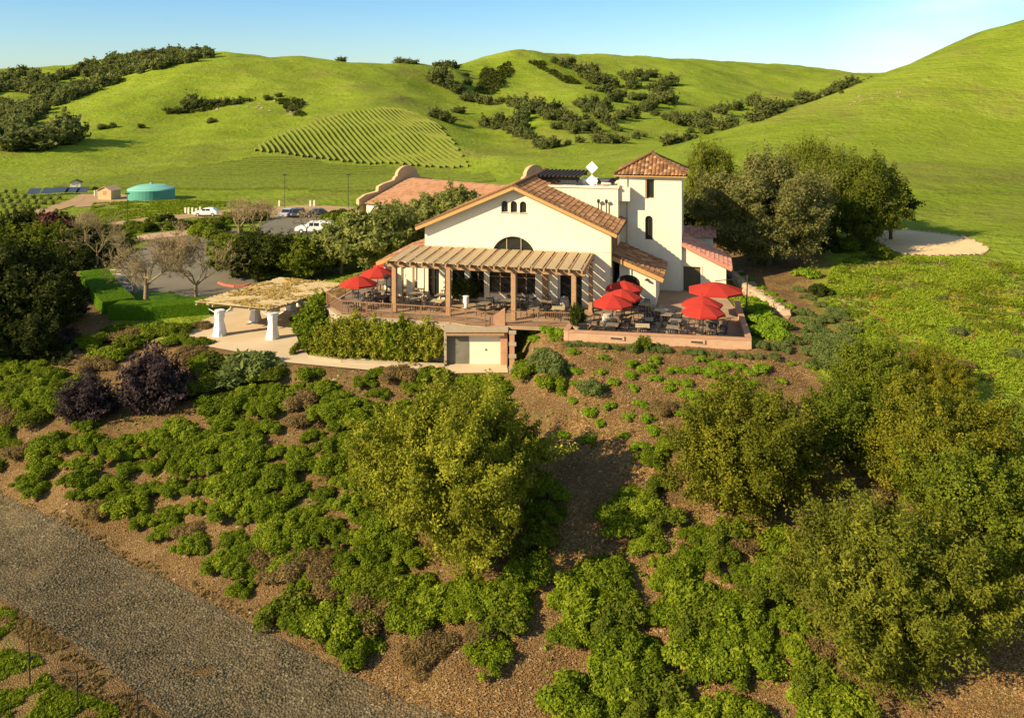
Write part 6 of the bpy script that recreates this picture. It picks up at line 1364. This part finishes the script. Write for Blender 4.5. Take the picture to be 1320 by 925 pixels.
# bank right of the terrace
sg = [(1058,440,1.0),(1068,452,1.2),(1075,462,1.3),(1052,425,.9),(1065,412,.8),(1040,415,.9),(1085,440,1.0),(1035,402,.7),(1078,402,.8),(1084,408,.7),(1060,392,.6),(1092,425,.9),(1100,455,1.1),(1070,470,1.2),(1030,372,.6),(1042,382,.6),(1050,455,.9),(1045,436,.8)]
items = []
for i, (u, v, s) in enumerate(sg): p = at(u, v + 3); items.append((shrub(SAGE[i % 3], p, i, (s, s, s * .8), None, name='rosemary_bush'), u, v))
auto_labels(items, 'grey green rosemary like bush on the bank', [(1035, 380, 'the dark rounded bush'), (1050, 410, 'the foot of the stone wall'), (1090, 430, 'the meadow edge'), (1065, 460, 'the bare soil track right of the terrace')], 'grey green bushes on the bank right of the terrace')
items = []
for i, (u, v, s) in enumerate([(975,402,.9),(988,410,1.0),(1000,420,1.0),(978,415,1.0),(992,428,1.0),(980,430,.9),(970,390,.9),(985,395,.8),(1006,433,.9),(952,385,.8),(940,378,.8)]):
    p = at(u, v + 3); items.append((shrub(LOWB[i % 3], p, i, (s, s, s * .9), None), u, v))
auto_labels(items, 'vivid green leafy clump beside the dining terrace', [(992, 425, 'the front right parapet corner'), (960, 385, 'the cantilever mast')], 'vivid clumps right of the dining terrace')
for i, (u, v) in enumerate([(956, 355), (968, 362), (980, 372), (992, 380), (1004, 388), (1018, 396), (1030, 404)]): p = at(u, v); tag(shrub(LOWB[i % 3], p, i, (.55, .45, .4), None), f"grassy clump along the top of the stone wall, {ordinal(i + 1)} from the left", 'shrub', 'grassy clumps on the stone wall')
items = []
for i, (u, v, s) in enumerate([(668, 425, .5), (678, 424, .6), (690, 424, .6), (702, 426, .6), (712, 428, .6), (722, 430, .6), (690, 437, .5), (673, 462, .8), (705, 470, 1.2), (680, 480, 1.1), (715, 482, 1.2), (708, 498, 1.0), (668, 470, .6)]):
    p = at(u, v + 2); items.append((shrub([LOWB, SAGE, LOWG][0 if i < 7 else 1 + (i % 2)][i % 3], p, i, s, None), u, v))
auto_labels(items, 'green clump near the deck', [(700, 425, 'the right deck railing'), (690, 475, 'the stepped wing wall')], 'clumps between deck and stepped wall')
# ------------------------------------------------------------------ shrubs on the open slope (poisson)
rngp = np.random.default_rng(12)
NM = {'L': 'mounded_shrub'}
def poisson(W, rmin, n, dens=None, seed=1, placed=None):
    rng = np.random.default_rng(seed); xs = [p[0] for p in W]; ys = [p[1] for p in W]; out = placed if placed is not None else []; new = []
    X = rng.uniform(min(xs), max(xs), n); Y = rng.uniform(min(ys), max(ys), n); ok = poly_sd(X, Y, W) < 0
    if dens is not None: ok &= dens(X, Y)
    for x, y in zip(X[ok], Y[ok]):
        if all((x - a) ** 2 + (y - b) ** 2 > (rmin) ** 2 for a, b in out): out.append((x, y)); new.append((x, y))
    return new
slopeW = gpoly([(-60, 600), (-60, 500), (60, 470), (140, 575), (300, 520), (235, 455), (370, 478), (640, 490), (655, 505), (650, 560), (600, 650), (560, 760), (470, 800), (400, 760), (300, 740), (210, 690), (130, 668), (60, 640), (0, 612)])
band = lambda X, Y: fbm((X * .8 + Y * .5) / 2.2, (Y * .8 - X * .5) / 5.0, 3, 31) > -.12
pl = poisson(slopeW, 1.12, 6000, band, 3)
items = []
def toUV(x, y, z): return U0 + x / y * F, YH + (ZC - z) * F / y
for i, (x, y) in enumerate(pl):
    z = float(ht(x, y)); u, v = toUV(x, y, z); s = rngp.uniform(.72, 1.25)
    if 540 < u < 640 and 640 < v < 720: continue
    dry = rngp.uniform() < .03 + .10 * (v > 660)
    o = shrub(DRYM[i % 2] if dry else LOWG[i % 5], (x, y, z), rngp.uniform(0, 6), (s * 1.05, s, s * rngp.uniform(.75, 1.05)), None, name='dry_shrub' if dry else 'mounded_shrub')
    items.append((o, u, v, dry))
marks = [(60, 480, 'the smaller dark purple shrub'), (120, 560, 'the purple black shrub'), (230, 560, 'the broad purple shrub'), (320, 500, 'the spiky grey green shrub'), (420, 500, 'the left foot of the retaining wall'), (540, 500, 'the garage front'),
         (20, 590, 'the left end of the gravel track'), (120, 650, 'the bare track bank'), (230, 670, 'the middle of the left slope'), (330, 600, 'the open soil patch'), (420, 580, 'the left edge of the gold green oak'), (330, 700, 'the eroded gully'), (450, 720, 'the lower left of the gold green oak'), (300, 560, 'the right side of the purple shrubs')]
auto_labels([t[:3] for t in items if not t[3]], 'low green mounded shrub on the slope', marks, 'low green shrubs on the left slope')
auto_labels([t[:3] for t in items if t[3]], 'dry brown twiggy shrub on the slope', marks, 'dry shrubs on the left slope')
NSL = len(items)
# left upper bed around purple shrubs
lb_ = [(0,470,1.4),(28,500,1.2),(60,505,1.2),(20,530,1.2),(0,555,1.2),(45,540,1.2),(75,520,1.2),(120,470,1.3),(145,455,1.4),(165,445,1.4),(120,440,1.4),(170,430,1.4),(200,425,1.5),(225,426,1.2),(150,424,1.1),(250,455,1.3),(265,470,1.3),(265,500,1.4),(280,520,1.4),(258,418,.9),(240,420,.9),(100,495,1.2),(60,575,1.2),(30,580,1.1),(255,440,1.0),(180,422,.9),(205,422,.9),(300,470,1.2),(340,478,1.3),(355,485,1.2),(230,437,1.1)]
items = []
for i, (u, v, s) in enumerate(lb_): p = at(u, v + 4); items.append((shrub([LOWG, MIDM, LOWG, DRYM][i % 4 if i % 8 else 0][i % 2], p, i, (s, s, s * .75), None), u, v))
auto_labels(items, 'shrub in the upper left planting bed', [(20, 540, 'the left frame edge'), (100, 480, 'the dark purple pair'), (150, 440, 'the hedge corner'), (215, 425, 'the front hedge'), (265, 490, 'the broad purple shrub right side'), (340, 480, 'the spiky grey green shrub')], 'shrubs in the upper left bed')
# right lower big shrubs
big = [(373,788,1.3),(400,800,1.3),(432,808,1.5),(455,835,1.3),(455,762,1.0),(500,790,1.3),(485,770,1.2),(535,800,1.2),(590,780,1.1),(620,770,1.3),(645,780,1.4),(660,760,1.3),(650,810,1.2),(630,845,1.2),(560,780,1.2),(520,760,1.1),(600,760,1.2),(680,735,1.3),(692,700,1.2),(700,665,1.2),(706,630,1.1),
       (815,680,1.3),(800,665,1.2),(830,650,1.3),(862,670,1.0),(835,700,.9),(785,735,1.3),(760,755,1.4),(790,770,1.3),(750,785,1.4),(800,800,1.3),(745,815,1.2),(795,830,1.3),(825,850,1.4),(800,875,1.5),(830,885,1.5),(850,905,1.4),(740,905,1.4),(795,920,1.3),
       (870,735,1.2),(895,720,1.1),(925,700,1.1),(940,690,1.2),(900,690,1.0),(880,760,1.3),(910,775,1.3),(870,790,1.3),(945,790,1.3),(900,810,1.4),(935,825,1.4),(960,850,1.4),(925,860,1.3),(895,845,1.3),(970,810,1.2),(990,770,1.2),(1000,735,1.2),(960,740,1.0),(1010,700,1.1),(1020,800,1.2),(1030,840,1.0),(1050,880,1.2),(1080,900,1.3),(1055,920,1.3),(925,925,1.3),(890,940,1.3),(965,930,1.2),(930,720,.9),(310,758,.7),(695,570,.8),(840,590,.9),(862,570,.8),(812,632,.8),(850,625,.9)]
items = []
for i, (u, v, s) in enumerate(big):
    p = at(u, v + 6); s *= .92; items.append((shrub(LOWG[i % 5] if i % 6 else MIDM[i % 3], p, i * 2.1, (s, s, s * .95), None, name='leafy_shrub'), u, v))
auto_labels(items, 'full bright green shrub on the lower slope', [(420, 810, 'the gravel track verge'), (500, 780, 'the bottom left of the gold green oak'), (630, 800, 'the bottom right of the gold green oak'), (700, 640, 'the right side of the gold green oak'), (810, 670, 'the far end of the long tree shadow'), (770, 770, 'the middle of the leaf litter path'), (800, 880, 'the bottom frame edge'), (900, 710, 'the lower edge of the rust oak'), (910, 800, 'the green thicket centre'), (1000, 760, 'the left edge of the feathery oak'), (1050, 880, 'the bottom of the feathery oak'), (830, 600, 'the left edge of the rust oak')], 'full green shrubs on the lower slope')
items = []
for i, (u, v, s) in enumerate([(385, 730, 1.3), (420, 742, 1.1), (560, 830, 1.0), (540, 848, .9), (620, 815, .9), (1120, 640, 1.1), (960, 770, .8), (890, 830, .7), (960, 700, .9), (1060, 830, .9), (1090, 860, .9), (360, 735, .9), (1130, 470, 1.2), (1180, 465, 1.2), (1230, 470, 1.1)]):
    p = at(u, v + 4); items.append((shrub(DRYM[i % 2], p, i, (s, s, s * .8), None, name='dry_shrub'), u, v))
auto_labels(items, 'dry brown shrub', [(400, 735, 'the eroded gully above the track'), (560, 840, 'the leaf litter below the gold green oak'), (1000, 700, 'the gap above the feathery oak'), (1075, 845, 'the foot of the feathery oak'), (1180, 465, 'the lower edge of the meadow')], 'dry shrubs')
# ------------------------------------------------------------------ wild meadow growth and weeds (uncountable)
scatter_stuff('track_verge_straw', [([(-40, 625), (60, 655), (130, 690), (215, 735), (300, 775), (380, 815), (450, 850), (530, 890), (480, 870), (380, 828), (215, 748), (60, 668), (-40, 640)], .6), ([(0, 775), (60, 810), (140, 870), (200, 930), (120, 925), (60, 850), (0, 800)], .4)], 2600, .06, 'leaf_dry', 'dry straw and grass along the edges of the gravel track', 'straw', 19, .4, 8, 3.6, 1.0)
MEADp = [[(1070, 350), (1100, 330), (1280, 338), (1420, 335), (1420, 560), (1300, 500), (1100, 455), (1090, 430), (1062, 395)]]
scatter_stuff('meadow_yellow', [([(1130, 345), (1290, 342), (1300, 400), (1120, 440)], .5), ([(1180, 400), (1400, 380), (1400, 500), (1220, 470)], .5)], 4500, .055, 'leaf_ivy', 'yellowish growth in the meadow', 'meadow plants', 57, .8, 8, 3.0, 1.8, .05, 1.9)
items = []
for i, (u, v, s) in enumerate([(1100, 360, .5), (1128, 350, .45), (1150, 372, .5), (1188, 352, .5), (1215, 385, .45), (1246, 362, .5), (1275, 392, .5), (1298, 360, .5), (1160, 405, .5), (1195, 425, .55), (1235, 430, .7), (1270, 445, .6), (1300, 425, .6), (1310, 460, .7), (1122, 415, .5), (1255, 410, .45)]):
    p = at(u, v); items.append((shrub([MIDM, SAGE, LOWB][i % 3][i % 3], p, i, (s * 1.3, s, s * .8), None, name='weed_clump'), u, v))
auto_labels(items, 'leafy weed clump in the meadow', [(1110, 370, 'the left meadow edge'), (1240, 350, 'the sand circle'), (1290, 440, 'the right frame edge'), (1190, 430, 'the thicket below the meadow')], 'weed clumps in the meadow')
scatter_stuff('meadow_growth', [(MEADp[0], 1)], 15000, .055, 'leaf_meadow', 'tall wild green growth covering the meadow', 'meadow plants', 7, .8, 9, 4.2, 2.2, .02, 2.4)
scatter_stuff('meadow_weeds', [(MEADp[0], 1)], 1000, .10, 'leaf_sage', 'greyish leafy weeds in the meadow', 'meadow plants', 17, .6, 9, 2.0, .9)
scatter_stuff('meadow_flowers', [([(1200, 345), (1240, 345), (1260, 385), (1190, 380)], .25), ([(1120, 380), (1170, 370), (1180, 440), (1110, 420)], .25), ([(1130, 390), (1300, 380), (1320, 460), (1140, 450)], .5)], 1500, .055, 'leaf_orange', 'orange and yellow wild flowers in the meadow', 'flowers', 27, .8, 6, 1.3, 1.2)
scatter_stuff('meadow_grass', [(MEADp[0], 1)], 8000, .055, 'leaf_low_green', 'green grass and leafy growth in the meadow', 'grass', 47, .8, 8, 3.4, 2.0, .03, 1.8)
scatter_stuff('meadow_straw', [(MEADp[0], 1)], 3500, .06, 'leaf_dry', 'dry straw coloured growth in the meadow', 'meadow plants', 37, .7, 8, 3.5, .9)
scatter_stuff('roadside_grass', [([(-80, 800), (0, 800), (50, 850), (90, 925), (80, 1000), (-80, 1000)], .5), ([(-60, 770), (20, 790), (15, 830), (-60, 830)], .15), ([(90, 925), (60, 880), (150, 915), (170, 960), (100, 980)], .25)], 7000, .06, 'leaf_low_green', 'patches of green grass below the gravel track', 'grass', 9, .6, 9, 3.6, 1.2)
scatter_stuff('slope_weeds', [([(0, 600), (200, 470), (640, 500), (560, 760), (300, 720)], .5), ([(700, 450), (1060, 470), (1060, 560), (700, 600)], .1), ([(700, 700), (1000, 650), (1100, 900), (700, 960)], .4)], 1500, .10, 'leaf_low_green', 'scattered small weeds on the brown slope', 'weeds', 11, .5, 6, 1.8, .7)
scatter_stuff('bank_grass', [([(120, 262), (230, 258), (330, 262), (330, 266), (180, 282), (120, 290), (110, 285)], 1)], 6000, .22, 'leaf_low_green', 'tall grass on the bank in front of the tank', 'grass', 13, .4, 5, 2.2, .8)
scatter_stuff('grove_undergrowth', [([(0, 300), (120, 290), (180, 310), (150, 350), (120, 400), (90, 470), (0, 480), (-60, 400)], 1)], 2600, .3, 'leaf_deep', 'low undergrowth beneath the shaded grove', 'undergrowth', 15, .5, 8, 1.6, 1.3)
